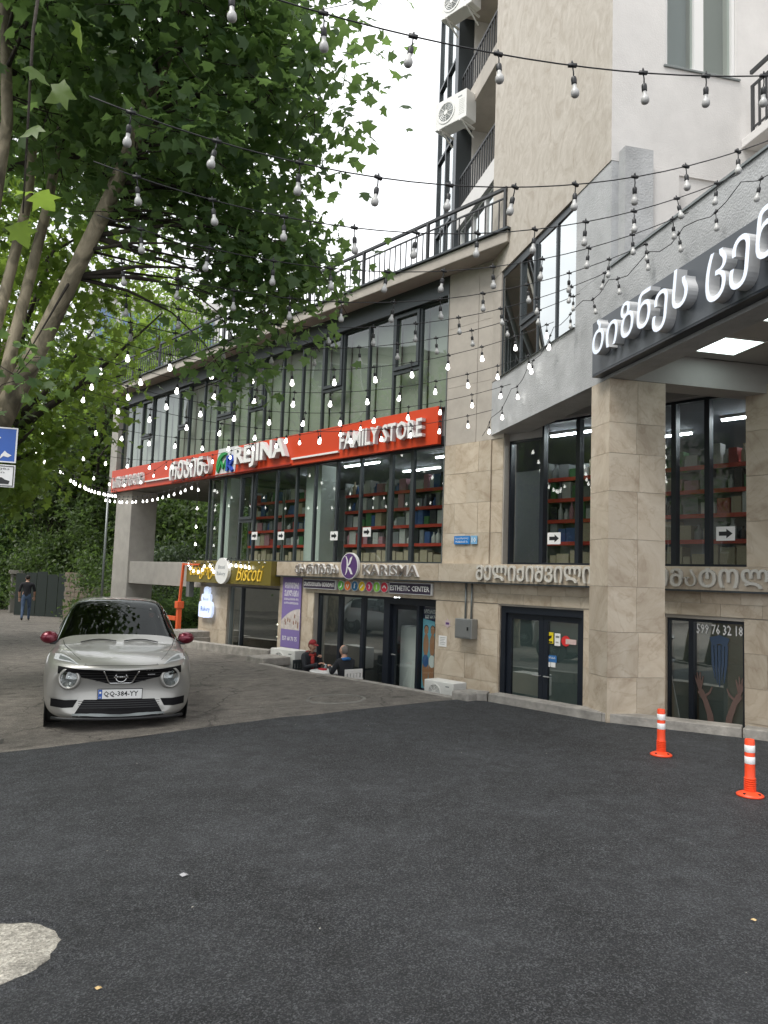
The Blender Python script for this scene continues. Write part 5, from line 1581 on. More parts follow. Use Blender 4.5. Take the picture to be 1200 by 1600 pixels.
obj('case', bx(-.09, .09, -.1, .05, -.32, .22), MT['alu'], S, bev=.01); obj('cap', bx(-.1, .1, -.11, .06, .221, .25), MT['steel'], S)

# ================================================================ people
def figure(name, label, loc, rz, J, R, E_, cols, hair=None, cap=None, zs=1.0, chest=1.0):
    """one continuous body grown from joints J (dict), radii R, bones E_ = (a, b, material index)"""
    keys = [k for k in J if k in R]
    me = bpy.data.meshes.new(name)
    me.from_pydata([J[k] for k in keys], [(keys.index(a), keys.index(b)) for a, b, _ in E_], [])
    o = link('tmp', me)
    md = o.modifiers.new('skin', 'SKIN'); md.use_smooth_shade = True
    sv = me.skin_vertices[0].data
    for i, k in enumerate(keys):
        r = R[k]
        sv[i].radius = (r, r) if not isinstance(r, tuple) else r
        sv[i].use_root = (k == 'pelvis')
    sb = o.modifiers.new('sub', 'SUBSURF'); sb.levels = sb.render_levels = 2
    bpy.context.view_layer.update()
    ev = o.evaluated_get(bpy.context.evaluated_depsgraph_get()); em = ev.to_mesh()
    mb = MB()
    mb.v = [tuple(v.co) for v in em.vertices]
    segs = [(Vector(J[a]), Vector(J[b]), mi, R[a] if not isinstance(R[a], tuple) else R[a][0]) for a, b, mi in E_]
    for p in em.polygons:
        c = p.center; best = (9, 0)
        for a, b, mi, r in segs:
            d = b - a; t = max(0, min(1, (c - a).dot(d) / max(d.length_squared, 1e-9)))
            dd = (c - a - d * t).length
            if dd < best[0]: best = (dd, mi)
        mb.f.append(tuple(p.vertices)); mb.m.append(best[1])
    ev.to_mesh_clear(); bpy.data.objects.remove(o)
    h = Vector(J['head'])
    fwd = Vector(J.get('look', (0, 1, 0))).normalized(); side = fwd.cross(Vector((0, 0, 1))).normalized(); upv = side.cross(fwd)
    def hp(x, y, z): return h + side * x + fwd * y + upv * z
    # head: egg with jaw, nose, ears, eyes
    k = len(mb.v); n_, m_ = 16, 12
    for i in range(m_ + 1):
        t = math.pi * i / m_
        for j in range(n_):
            a = 2 * math.pi * j / n_
            x, y, z = math.sin(t) * math.cos(a), math.sin(t) * math.sin(a), -math.cos(t)
            w_ = 1 - .22 * max(0, -z) ** 1.3
            mb.v.append(tuple(hp(.076 * x * w_, .095 * y * (w_ + (.06 if y > 0 and z < -.3 else 0)), .12 * z)))
    for i in range(m_):
        for j in range(n_):
            j2 = (j + 1) % n_
            mb.f.append((k + i * n_ + j, k + i * n_ + j2, k + (i + 1) * n_ + j2, k + (i + 1) * n_ + j)); mb.m.append(0)
    def blob(x, y, z, r, mi):
        q = MB(); q.ball((0, 0, 0), r, 8)
        mb.add([hp(x + p[0], y + p[1], z + p[2]) for p in q.v], q.f, mi)
    blob(0, .095, -.015, (.014, .02, .026), 0)
    for s_ in (-1, 1):
        blob(s_ * .075, -.005, -.005, (.01, .022, .032), 0); blob(s_ * .03, .082, .012, (.013, .008, .008), 4); blob(s_ * .03, .085, .032, (.02, .006, .005), 4)
    blob(0, .082, -.058, (.026, .008, .007), 5)
    # hands: palm and five bent fingers
    for s_, w_, e_ in ((-1, 'wristL', 'elbowL'), (1, 'wristR', 'elbowR')):
        w = Vector(J[w_]); d = (w - Vector(J[e_])).normalized(); x_ = d.cross(Vector((0, 0, 1))).normalized(); y_ = x_.cross(d)
        pc = w + d * .05
        q = MB(); q.ball((0, 0, 0), 1, 10); mb.add([pc + d * (p[0] * .05) + x_ * (p[1] * .038) + y_ * (p[2] * .018) for p in q.v], q.f, 0)
        for f in range(4):
            b = pc + d * .035 + x_ * (-.028 + .019 * f); ln = (.062, .075, .07, .055)[f]
            q = MB(); q.tube([b, b + d * ln * .45 - y_ * .008, b + d * ln * .75 - y_ * .03, b + d * ln * .85 - y_ * .05], [.0095, .009, .008, .006], 6); mb.add(q.v, q.f, 0)
        b = pc - d * .02 + x_ * (-s_ * .03)
        q = MB(); q.tube([b, b + d * .03 - x_ * (s_ * .025) - y_ * .01, b + d * .055 - x_ * (s_ * .028) - y_ * .025], [.012, .0105, .008], 6); mb.add(q.v, q.f, 0)
    pe = thing(name, label, 'person', loc, rz)
    pe.scale = (zs,) * 3
    obj('body', mb, [MT['skin'], cols[0], cols[1], cols[2], MT['black'], mat('lip', (.3, .1, .09), .5)], pe, smooth=True)
    if hair:
        q = MB(); q.ball((0, 0, 0), 1, 14)
        q.v = [tuple(hp(p[0] * .083, -.012 + p[1] * .098, .03 + p[2] * .105)) for p in q.v if True]
        obj('hair', q, hair[0], pe, smooth=True) if hair[1] == 'full' else None
        if hair[1] == 'back':
            q.v = [tuple(hp(p[0] * .081, -.03 + p[1] * .085, .015 + p[2] * .1)) for p in MB().ball((0, 0, 0), 1, 14).v]
            obj('hair', q, hair[0], pe, smooth=True)
    if cap:
        q = MB(); q.lathe([(.0, .085), (.05, .075), (.082, .035), (.09, -.015), (.086, -.02)], 18, h + upv * .055 - fwd * .005, upv, cap=False)
        cp = obj('cap', q, cap, pe, smooth=True)
        q = MB(); q.add([hp(-.07, .06, .045), hp(-.05, .15, .03), hp(0, .175, .028), hp(.05, .15, .03), hp(.07, .06, .045), hp(-.07, .06, .052), hp(-.05, .15, .037), hp(0, .175, .035), hp(.05, .15, .037), hp(.07, .06, .052)], [(4, 3, 2, 1, 0), (5, 6, 7, 8, 9), (0, 1, 6, 5), (1, 2, 7, 6), (2, 3, 8, 7), (3, 4, 9, 8)]); obj('peak', q, cap, cp)
    return pe
BONES = [('pelvis', 'waist', 1), ('waist', 'chest', 1), ('chest', 'neck', 1), ('neck', 'skull', 0), ('chest', 'shL', 1), ('chest', 'shR', 1), ('shL', 'elbowL', 1), ('shR', 'elbowR', 1), ('elbowL', 'wristL', 1), ('elbowR', 'wristR', 1),
         ('pelvis', 'hipL', 2), ('pelvis', 'hipR', 2), ('hipL', 'kneeL', 2), ('hipR', 'kneeR', 2), ('kneeL', 'ankleL', 2), ('kneeR', 'ankleR', 2), ('ankleL', 'toeL', 3), ('ankleR', 'toeR', 3)]
RAD = dict(pelvis=(.15, .12), waist=(.145, .11), chest=(.165, .125), neck=.062, skull=.06, shL=.075, shR=.075, elbowL=.05, elbowR=.05, wristL=.035, wristR=.035, hipL=.1, hipR=.1, kneeL=.065, kneeR=.065, ankleL=.045, ankleR=.045, toeL=.04, toeR=.04)
SIT = dict(pelvis=(0, 0, .50), waist=(0, .03, .68), chest=(0, .05, .90), neck=(0, .08, 1.08), skull=(0, .1, 1.17), head=(0, .12, 1.22), shL=(-.19, .06, 1.0), shR=(.19, .06, 1.0), elbowL=(-.25, .17, .76), elbowR=(.25, .17, .76), wristL=(-.1, .42, .84), wristR=(.1, .42, .84),
           hipL=(-.1, .04, .49), hipR=(.1, .04, .49), kneeL=(-.13, .44, .50), kneeR=(.13, .44, .50), ankleL=(-.13, .40, .09), ankleR=(.13, .40, .09), toeL=(-.13, .56, .045), toeR=(.13, .56, .045), look=(0, 1, -.15))
dk = mat('dark_jacket', (.018, .02, .026), .85, noise=.3, scale=12); jn = mat('faded_jeans', (.07, .11, .19), .9, noise=.3, scale=14); sh_ = mat('dark_shoe', (.02, .02, .022), .6)
TC = A(-3.18, -.97, 0)
rzm = RA + math.radians(90)      # faces along -u
w_pos, m_pos = A(-3.83, -1.0, FLOOR + .005), A(-2.52, -1.07, FLOOR + .005)
J2 = dict(SIT); J2.update(wristL=(-.03, .36, .98), elbowL=(-.22, .2, .80), wristR=(.12, .46, .86))
PW = figure('person', 'seated person in a red cap, red scarf and dark jacket left of the round table', w_pos, RA - math.radians(90) + .1, J2, RAD, BONES, (dk, dk, sh_), zs=.91, hair=(mat('red_hair', (.16, .03, .02), .8), 'back'), cap=mat('red_cap', (.26, .02, .025), .8))
J3 = dict(SIT); J3.update(look=(-.25, 1, .05), wristR=(.12, .40, .80), wristL=(-.1, .46, .86))
PM = figure('person', 'seated bald person in a dark jacket with a blue collar right of the round table', m_pos, rzm - .05, J3, RAD, BONES, (dk, mat('pale_trousers', (.3, .29, .27), .9), sh_), zs=.91, hair=(mat('grey_hair', (.16, .15, .14), .8), 'back'))
# scarf and collar, lying on the wearers
def collar(pe, name, m_, h0=.98):
    q = MB(); q.tube([(.1 * math.sin(a), .075 + .09 * math.cos(a), h0 + .06 - .03 * math.cos(a)) for a in [k * math.pi / 8 for k in range(17)]], .034, 8, cap=False); t = obj(name, q, m_, pe, smooth=True)
    q = MB(); q.tube([(.03, .17, h0 + .02), (.05, .195, h0 - .12), (.04, .185, h0 - .26)], [.04, .045, .03], 8); obj('hanging_end', q, m_, t, smooth=True)
collar(PW, 'red_scarf', mat('red_scarf', (.3, .03, .025), .9, noise=.3, scale=20))
collar(PM, 'blue_collar', mat('blue_collar', (.02, .13, .36), .8))
# walking person seen from behind
WK = dict(pelvis=(0, 0, .93), waist=(0, .01, 1.1), chest=(0, .02, 1.3), neck=(0, .02, 1.48), skull=(0, .03, 1.57), head=(0, .04, 1.63), shL=(-.2, .01, 1.42), shR=(.2, .01, 1.42), elbowL=(-.26, -.04, 1.12), elbowR=(.27, .05, 1.13), wristL=(-.25, .06, .88), wristR=(.26, .18, .92),
          hipL=(-.1, 0, .9), hipR=(.1, 0, .9), kneeL=(-.1, -.05, .5), kneeR=(.11, .14, .5), ankleL=(-.1, -.24, .12), ankleR=(.11, .14, .09), toeL=(-.1, -.12, .045), toeR=(.11, .3, .045))
B2 = [(a, b, (0 if b in ('wristL', 'wristR') else mi)) for a, b, mi in BONES]
WP = (-13.65, 29.8, ground_z(-13.65))
WALK = figure('person', 'person in black shirt and blue jeans walking away along the pavement at the left', WP, math.radians(20), WK, RAD, B2, (mat('black_shirt', (.012, .012, .016), .9), jn, sh_), hair=(mat('dark_hair', (.015, .012, .01), .8), 'full'))
# table, chairs, things on the table
T = thing('cafe_table', 'round white plastic cafe table between the two seated people', 'table', (TC.x, TC.y, FLOOR + .005), RA)
T.scale = (.9, .9, .91)
m = MB(); m.lathe([(0, .70), (.40, .70), (.42, .712), (.42, .725), (.41, .735), (0, .735)], 28, cap=False); obj('table_top', m, MT['white'], T, auto=40)
for a in range(4):
    t_ = a * math.pi / 2 + .5
    m = MB(); m.bar((.12 * math.cos(t_), .12 * math.sin(t_), .70), (.33 * math.cos(t_), .33 * math.sin(t_), 0), .018); obj('leg', m, MT['white'], T)
def chair(label, base, rz, m_):
    t = thing('plastic_chair', label, 'chair', base, rz, 'plastic armchairs at the cafe table')
    t.scale = (.91, .91, .91)
    obj('seat', bx(-.23, .23, -.22, .24, .41, .44), m_, t, bev=.012)
    for sx in (-1, 1):
        m = MB(); m.bar((sx * .2, -.2, .41), (sx * .24, -.28, 0), .02); obj('leg', m, m_, t)
        m = MB(); m.bar((sx * .2, .2, .41), (sx * .24, .26, 0), .02); obj('leg', m, m_, t)
        m = MB(); m.tube([(sx * .25, .24, .42), (sx * .27, .22, .62), (sx * .27, .0, .65), (sx * .24, -.24, .68)], .02, 6); obj('armrest', m, m_, t, smooth=True)
    m = MB()
    m.box(-.22, .22, -.27, -.24, .80, .88); m.box(-.22, -.18, -.268, -.242, .44, .80); m.box(.18, .22, -.268, -.242, .44, .80)
    for k in range(4): m.box(-.15 + k * .08, -.09 + k * .08, -.265, -.245, .46, .80)
    for z in (.56, .67): m.box(-.18, .18, -.262, -.248, z, z + .025)
    b_ = obj('backrest', m, m_, t)
chair('white plastic armchair under the seated bald person', m_pos, rzm - .05, MT['white'])
chair('dark plastic armchair under the seated person in the red cap', w_pos, RA - math.radians(90) + .1, MT['frame'])
zt_ = FLOOR + .005 + .736 * .91 + .001
def onto(name, label, cat, u, w, mb, m_):
    p = A(u, w, zt_); return tag(obj(name, mb, m_, None, p, RA, smooth=True), label, cat)
onto('cup', 'white cup standing on the round cafe table', 'cup', -3.13, -.9, MB().lathe([(.0, 0), (.03, 0), (.042, .09), (.038, .09), (.027, .006), (0, .006)], 14, cap=False), MT['white'])
onto('napkin', 'red paper packet lying on the round cafe table', 'packet', -3.35, -1.0, MB().box(-.08, .08, -.05, .05, 0, .03), mat('red_packet', (.5, .02, .03), .6))
onto('saucer', 'pale saucer near the bald person on the round cafe table', 'saucer', -3.0, -1.05, MB().lathe([(0, 0), (.05, 0), (.08, .014), (.05, .006), (0, .004)], 16, cap=False), MT['white'])
onto('glass', 'small drinking glass beside the seated person in the red cap', 'glass', -3.43, -.87, MB().lathe([(0, 0), (.028, 0), (.033, .1), (.03, .1), (.026, .006), (0, .006)], 12, cap=False), MT['lamp_glass'])
# inside the shops
def cabinet(label, u, w, wd, dp, h, m_, z=FLOOR + .012, cat='cabinet'):
    t = thing('wardrobe' if cat == 'cabinet' else cat, label, cat, A(u, w, z), RA)
    obj('carcass', bx(-wd / 2, wd / 2, 0, dp, 0, h), m_, t)
    for sx in (-1, 1):
        d_ = obj('door', bx(sx * wd / 4 - wd / 4 + .006, sx * wd / 4 + wd / 4 - .006, -.02, -.002, .05, h - .02), m_, t)
        obj('handle', bx(sx * .05 - .006, sx * .05 + .006, -.04, -.021, h * .5, h * .5 + .16), MT['steel'], d_)
cabinet('tall pale wardrobe behind the salon door', -2.1, .5, 1.2, .4, 1.55, MT['white'])
S = thing('display_counter', 'lit bakery display counter behind the bakery window', 'counter', A(-7.4, 1.2, FLOOR + .012), RA)
obj('plinth', bx(-.9, .9, 0, .6, 0, .75), MT['navy'], S); obj('top_shelf', bx(-.9, .9, 0, .6, 1.22, 1.25), MT['steel'], S); obj('shelf', bx(-.88, .88, .05, .58, .9, .915), MT['steel'], S)
obj('lamp_strip', bx(-.88, .88, .03, .06, 1.18, 1.215), mat('warm_strip', (1, .9, .7), .4, emit=4.0), S)
obj('lamp_strip', bx(-.88, .88, .03, .06, .86, .885), mat('warm_strip', (1, .9, .7), .4, emit=2.0), S)
for sx in (-.89, .89): obj('side_glass', MB().poly([(sx, 0, .76), (sx, .6, .76), (sx, .6, 1.22), (sx, 0, 1.22)]), MT['glass'], S)
for k in range(9):
    o = link('pastry', MB().ball((0, 0, .03), (.07, .05, .03), 8).mesh('pastry', [mat('pastry', (.45, .24, .06), .7)], True) if k == 0 else bpy.data.meshes['pastry'], None, A(-8.1 + k * .17, 1.42, FLOOR + .012 + .917), RA)
    tag(o, 'golden pastry, %s from the left on the lit bakery shelf' % NTH[k + 1], 'pastry', 'pastries in the bakery counter')
for k, (u, w) in enumerate(((-4.7, 2.2), (-3.8, 1.4))):
    t = thing('pendant_lamp', 'small lit ceiling lamp %s behind the salon window' % ('at the left' if k == 0 else 'at the right'), 'lamp', A(u, w, 1.2), RA)
    m = MB(); m.ball((0, 0, 0), .07, 10); obj('globe', m, MT['tube'], t, smooth=True); m = MB(); m.tube([(0, 0, .06), (0, 0, .42)], .006, 5); obj('cord', m, MT['black'], t)
cabinet('low dark reception desk behind the salon window', -4.0, 2.0, 1.6, .5, 1.0, MT['frame'], cat='desk')
# ================================================================ trees
PLANE = [(0, -.34), (.2, -.31), (.44, -.33), (.33, -.1), (.57, .14), (.27, .18), (.2, .34), (0, .62), (-.2, .34), (-.27, .18), (-.57, .14), (-.33, -.1), (-.44, -.33), (-.2, -.31)]
def leaf_template(kind):
    if kind == 'plane':
        v = [(0, -.02, .0)] + [(x, y, -.22 * abs(x) - .12 * max(0, y) ** 2 + (.05 if i % 2 else 0)) for i, (x, y) in enumerate(PLANE)]
        f = [(0, i + 1, (i + 1) % 14 + 1) for i in range(14)]
    elif kind == 'spray':     # a sprig: three narrow leaflets
        v, f = [], []
        for a in (-.9, 0, .9):
            c, s = math.cos(a), math.sin(a); k = len(v)
            for x, y, z in ((0, 0, 0), (.13, .3, .03), (0, .62, -.1), (-.13, .3, .03)):
                v.append((x * c + y * s, y * c - x * s - .2, z))
            f += [(k, k + 1, k + 2), (k, k + 2, k + 3)]
    else:
        v = [(0, -.5, 0), (.3, -.05, .08), (0, .55, -.1), (-.3, -.05, .08)]
        f = [(0, 1, 2), (0, 2, 3)]
    return np.array(v, float), np.array(f, int)
def rand_rot(rng, n, droop=.5):
    """leaf frames: the blade mostly faces up and hangs outward"""
    nrm = rng.normal(size=(n, 3)) * .75 + np.array([0, 0, .8])
    nrm /= np.linalg.norm(nrm, axis=1)[:, None]
    d = rng.normal(size=(n, 3)) + np.array([0, 0, -droop])
    d -= nrm * (d * nrm).sum(1)[:, None]
    d /= np.linalg.norm(d, axis=1)[:, None]
    x = np.cross(d, nrm)
    return x, d, nrm
def leaves_mesh(name, pos, size, kind, material, rng, frames=None):
    tv, tf = leaf_template(kind)
    n = len(pos)
    x, d, nn = frames if frames is not None else rand_rot(rng, n)
    s = np.asarray(size).reshape(-1, 1, 1)
    V = pos[:, None, :] + s * (tv[None, :, 0:1] * x[:, None, :] + tv[None, :, 1:2] * d[:, None, :] + tv[None, :, 2:3] * nn[:, None, :])
    V = V.reshape(-1, 3)
    Fc = (tf[None] + (np.arange(n) * len(tv))[:, None, None]).reshape(-1)
    me = bpy.data.meshes.new(name)
    me.vertices.add(len(V)); me.vertices.foreach_set('co', V.astype(np.float32).ravel())
    nf = len(tf) * n
    me.loops.add(nf * 3); me.loops.foreach_set('vertex_index', Fc.astype(np.int32))
    me.polygons.add(nf)
    me.polygons.foreach_set('loop_start', np.arange(0, nf * 3, 3, dtype=np.int32))
    me.polygons.foreach_set('loop_total', np.full(nf, 3, np.int32))
    me.materials.append(material)
    me.update(calc_edges=True)
    return me
def curve_pts(a, b, sag, rng, n=5):
    a, b = np.array(a, float), np.array(b, float)
    L = np.linalg.norm(b - a)
    w = rng.normal(size=3) * L * .07
    return [tuple(a + (b - a) * t + np.array([0, 0, sag * L]) * (4 * t * (1 - t)) + w * math.sin(t * 3.14)) for t in np.linspace(0, 1, n)]

# ---- the big plane tree at the left
rng = np.random.default_rng(11)
TB = Vector((-4.25, 7.75, 0))
PT = thing('plane_tree', 'big plane tree with mottled leaning limbs at the left edge, its leaves over the street', 'tree', (TB.x, TB.y, ground_z(TB.x)), 0, 'plane trees along the street')
o_ = np.array(PT.location)
limbs = {
    'trunk': ([(-4.75, 7.75, -.2), (-4.62, 7.74, .5), (-4.35, 7.7, 1.6), (-4.02, 7.64, 2.6), (-3.75, 7.6, 3.25)], [.32, .24, .2, .17, .15]),
    'limb': ([(-3.78, 7.62, 3.0), (-3.42, 7.56, 3.75), (-3.02, 7.4, 4.53), (-2.61, 7.2, 5.29), (-2.32, 7.08, 6.0), (-2.10, 7.0, 6.6), (-1.75, 6.8, 7.8), (-1.5, 6.5, 9.2)], [.12, .095, .08, .072, .065, .06, .048, .03]),
    'limb.001': ([(-3.80, 7.66, 3.0), (-3.74, 7.75, 3.9), (-3.66, 7.85, 4.7), (-3.58, 7.95, 5.5), (-3.5, 8.0, 6.6), (-3.2, 8.3, 8.4), (-3.0, 8.5, 9.6)], [.085, .062, .055, .05, .045, .035, .02]),
    'limb.002': ([(-3.86, 7.62, 2.9), (-3.95, 7.7, 3.8), (-3.86, 7.85, 4.8), (-3.82, 8.0, 5.6), (-3.9, 8.2, 7.0), (-4.2, 8.4, 9.0)], [.085, .06, .054, .05, .042, .025]),
    'limb.003': ([(-3.95, 7.6, 2.7), (-3.85, 7.2, 3.7), (-3.6, 6.9, 4.7), (-3.42, 6.7, 5.7), (-3.4, 6.4, 7.0), (-3.6, 6.0, 8.6)], [.08, .062, .056, .052, .042, .025]),
}
limbs = {k: ([(x - .15, y, z) for x, y, z in p], r) for k, (p, r) in limbs.items()}
for nm, (pts, rr) in limbs.items():
    m = MB(); m.tube([np.array(p) - o_ for p in pts], rr, 14); obj(nm.split('.')[0], m, MT['bark'], PT, smooth=True)
allpts = np.array([np.array(p) + (np.array(q) - np.array(p)) * f for k, (pts, _) in limbs.items() if k != 'trunk' for p, q in zip(pts[2:], pts[3:]) for f in (0, .17, .33, .5, .67, .83)])
ELL = [((-2.5, 7.4, 8.2), (2.1, 2.6, 2.1), 66), ((-1.55, 7.7, 6.0), (1.15, 1.5, 1.0), 34), ((-2.3, 5.6, 7.2), (1.3, 1.1, 1.3), 22), ((-3.4, 7.4, 7.0), (1.5, 1.8, 1.3), 26), ((-1.15, 8.2, 4.9), (.6, .8, .45), 11), ((-3.4, 9.2, 7.6), (1.8, 1.4, 1.6), 22), ((-5.6, 7.5, 7.8), (2.0, 2.2, 2.2), 24), ((-2.6, 4.4, 8.6), (1.6, 1.2, 1.2), 14), ((-1.05, 6.8, 7.3), (.6, 1.0, 1.4), 16), ((-3.9, 10.6, 8.0), (1.7, 1.5, 1.3), 22), ((-5.2, 9.6, 8.2), (1.4, 1.4, 1.2), 12), ((-3.9, 11.8, 8.3), (2.0, 1.7, 1.1), 34)]
cl = []
for c, r, n_ in ELL:
    k = 0
    while k < n_:
        q = rng.uniform(-1, 1, 3)
        if np.linalg.norm(q) > 1: continue
        cl.append(np.array(c) + q * np.array(r)); k += 1
cl += [np.array(p) for p in ((-1.0, 7.8, 4.35), (-.75, 8.0, 4.55), (-1.3, 8.0, 4.05), (-1.45, 8.3, 3.75), (-.6, 7.7, 4.9), (-3.15, 7.0, 3.45), (-.15, 6.6, 6.6), (-.45, 6.9, 6.3), (-.25, 6.9, 7.2))]
cl = np.array(cl)
cl[:, 0] -= .30
cl = cl[cl[:, 0] < -.62 + .10 * (cl[:, 2] - 5)]
br = MB()
for c in cl:
    d = np.linalg.norm(allpts - c, axis=1) + np.maximum(0, allpts[:, 2] - c[2]) * .7
    a = allpts[np.argmin(d)]
    L = np.linalg.norm(c - a)
    br.tube([np.array(p) - o_ for p in curve_pts(a, c, .06, rng, 5)], [max(.012, .016 * L ** .8), .011 * max(L, .6) ** .7, .009, .007, .004], 5)
    for q in range(3):
        e = c + rng.normal(size=3) * .32
        br.tube([np.array(p) - o_ for p in curve_pts(c + rng.normal(size=3) * .05, e, .02, rng, 3)], [.006, .004, .003], 4)
tag(obj('twigs', br, MT['bark_dark'], PT, smooth=True), kind='stuff')
pos, siz = [], []
for c in cl:
    n_ = int(rng.uniform(45, 125))
    q = rng.normal(size=(n_, 3)) * np.array([.33, .33, .22]) * rng.uniform(.7, 1.2)
    pos.append(c + q); siz.append(rng.uniform(.085, .16, n_))
pos = np.concatenate(pos); siz = np.concatenate(siz)
near = [(-1.72, 3.45, 3.98, .13), (-1.62, 3.5, 3.92, .15), (-1.70, 3.42, 3.68, .12), (-1.74, 3.5, 3.42, .13), (-1.64, 3.45, 3.36, .14), (-1.76, 3.5, 3.22, .13), (-1.55, 3.5, 4.22, .14)]
keep = (pos[:, 1] > 3.0)
pos, siz = pos[keep], siz[keep]
fr = rand_rot(rng, len(pos), .9)
camp = np.array([0, 0, CAM_H]); dvec = pos - camp
dep = dvec @ np.array(fw); px = 600 + 1200 * (dvec @ np.array(rt)) / dep; py = 800 - 1200 * (dvec @ np.array(up)) / dep
inv = (px > -10) & (px < 1210) & (py > -10) & (py < 1600)
score = np.where(inv, siz / dep, -1)
big = np.argsort(-score)[:285]
rest = np.ones(len(pos), bool); rest[big] = False
crown = tag(link('crown', leaves_mesh('crown', pos[rest] - o_, siz[rest], 'plane', MT['leaf'], rng, tuple(f[rest] for f in fr)), PT), kind='stuff')
tv, tf = leaf_template('plane')
one = MB(); one.add([tuple(p) for p in tv], [tuple(f) for f in tf])
lm = one.mesh('leaf', [MT['leaf']], True); lmb = one.mesh('leaf', [MT['leaf_bright']], True)
for i in big:
    o = link('leaf', lm, PT)
    Mx = Matrix((fr[0][i] * siz[i], fr[1][i] * siz[i], fr[2][i] * siz[i])).transposed().to_4x4(); Mx.translation = pos[i] - o_
    o.matrix_local = Mx
fx = rand_rot(rng, len(near), 1.2)
sp = MB()
sp.tube([np.array(p) - o_ for p in ((-3.4, 6.4, 7.0), (-2.4, 4.6, 6.2), (-1.78, 3.6, 5.0), (-1.76, 3.47, 4.2), (-1.74, 3.47, 3.3))], [.03, .02, .012, .008, .004], 5)
obj('drooping_branch', sp, MT['bark_dark'], PT, smooth=True)
for i, (x, y, z, s_) in enumerate(near):
    o = link('leaf', lmb, PT)
    Mx = Matrix((fx[0][i] * s_, fx[1][i] * s_, fx[2][i] * s_)).transposed().to_4x4(); Mx.translation = np.array((x, y, z)) - o_
    o.matrix_local = Mx

# ---- other trees: a few crown shapes shared between them
def crown_proto(name, kind, nclump, per, lsize, seed, squash=(1, 1, 1), spread=.2, hollow=.35):
    r = np.random.default_rng(seed); c = []
    while len(c) < nclump:
        q = r.uniform(-1, 1, 3)
        l = np.linalg.norm(q)
        if l < 1 and l > hollow * r.uniform(0, 1.2): c.append(q * np.array(squash) * (1 + .18 * math.sin(5 * q[0] + 3 * q[1] + seed)))
    c = np.array(c)
    p = np.concatenate([k + r.normal(size=(per, 3)) * spread * np.array([1, 1, .7]) * r.uniform(.6, 1.2) for k in c])
    me = leaves_mesh(name, p, r.uniform(.7, 1.3, len(p)) * lsize, kind, MT['leaf'], r)
    b = MB()
    for k in c[::2]:
        s0 = np.array([k[0] * .15, k[1] * .15, -.9 * squash[2] + .25 * abs(k[2] + squash[2])])
        b.tube(curve_pts(s0, k, .05, r, 4), [.028, .018, .011, .004], 5)
    return me, b.mesh(name + '_limbs', [MT['bark_dark']], True)
PROT = [crown_proto('crown_round', 'plane', 70, 120, .05, 1, (1, 1, .95), .17), crown_proto('crown_tall', 'simple', 80, 170, .05, 2, (.8, .8, 1.25), .15), crown_proto('crown_airy', 'spray', 64, 110, .075, 3, (1.1, 1.1, .8), .16), crown_proto('bush_crown', 'simple', 60, 170, .075, 4, (1, 1, .75), .2, .1)]
def tree(label, x, y, h, r, proto, lm_, seed, z0=None, lean=(0, 0), name='tree', cat='tree', group=None, trunk=True, rv=None):
    z0 = ground_z(x) - .05 if z0 is None else z0
    t = thing(name, label, cat, (x, y, z0), 0, group)
    rr = random.Random(seed)
    rv = rv or r
    cz = h - rv * .9
    if trunk:
        m = MB(); zt = cz - rv * .35
        m.tube([(0, 0, -.2), (0, 0, .3), (lean[0] * .3, lean[1] * .3, zt * .5), (lean[0], lean[1], zt), (lean[0] * 1.2, lean[1] * 1.2, cz + rv * .2)], [.035 * h * .8, .024 * h, .02 * h, .015 * h, .005 * h], 9)
        obj('trunk', m, MT['bark'] if name == 'plane_tree' else MT['bark_dark'], t, smooth=True)
    me, lb = PROT[proto]
    for nm, data in (('crown', me), ('limbs', lb)):
        o = link(nm, data, t, (lean[0], lean[1], cz), rr.uniform(0, 6.28), (r, r * rr.uniform(.9, 1.1), rv))
        if nm == 'crown':
            o.material_slots[0].link = 'OBJECT'; o.material_slots[0].material = lm_; o['kind'] = 'stuff'
    return t
def bush(label, x, y, h, r, lm_, seed, z0=None): return tree(label, x, y, h, r, 3, lm_, seed, z0, name='bush', cat='bush', trunk=False, rv=h * .62)
tree('second plane tree beyond the big one with pale yellow-green leaves over the car', -8.9, 12.6, 8.8, 2.7, 0, MT['leaf_bright'], 3, lean=(2.3, 0), name='plane_tree', group='plane trees along the street', rv=3.0)
tree('third plane tree at the left edge farther along the pavement', -12.6, 19.5, 10, 3.6, 0, MT['leaf'], 4, name='plane_tree', group='plane trees along the street', rv=3.6)
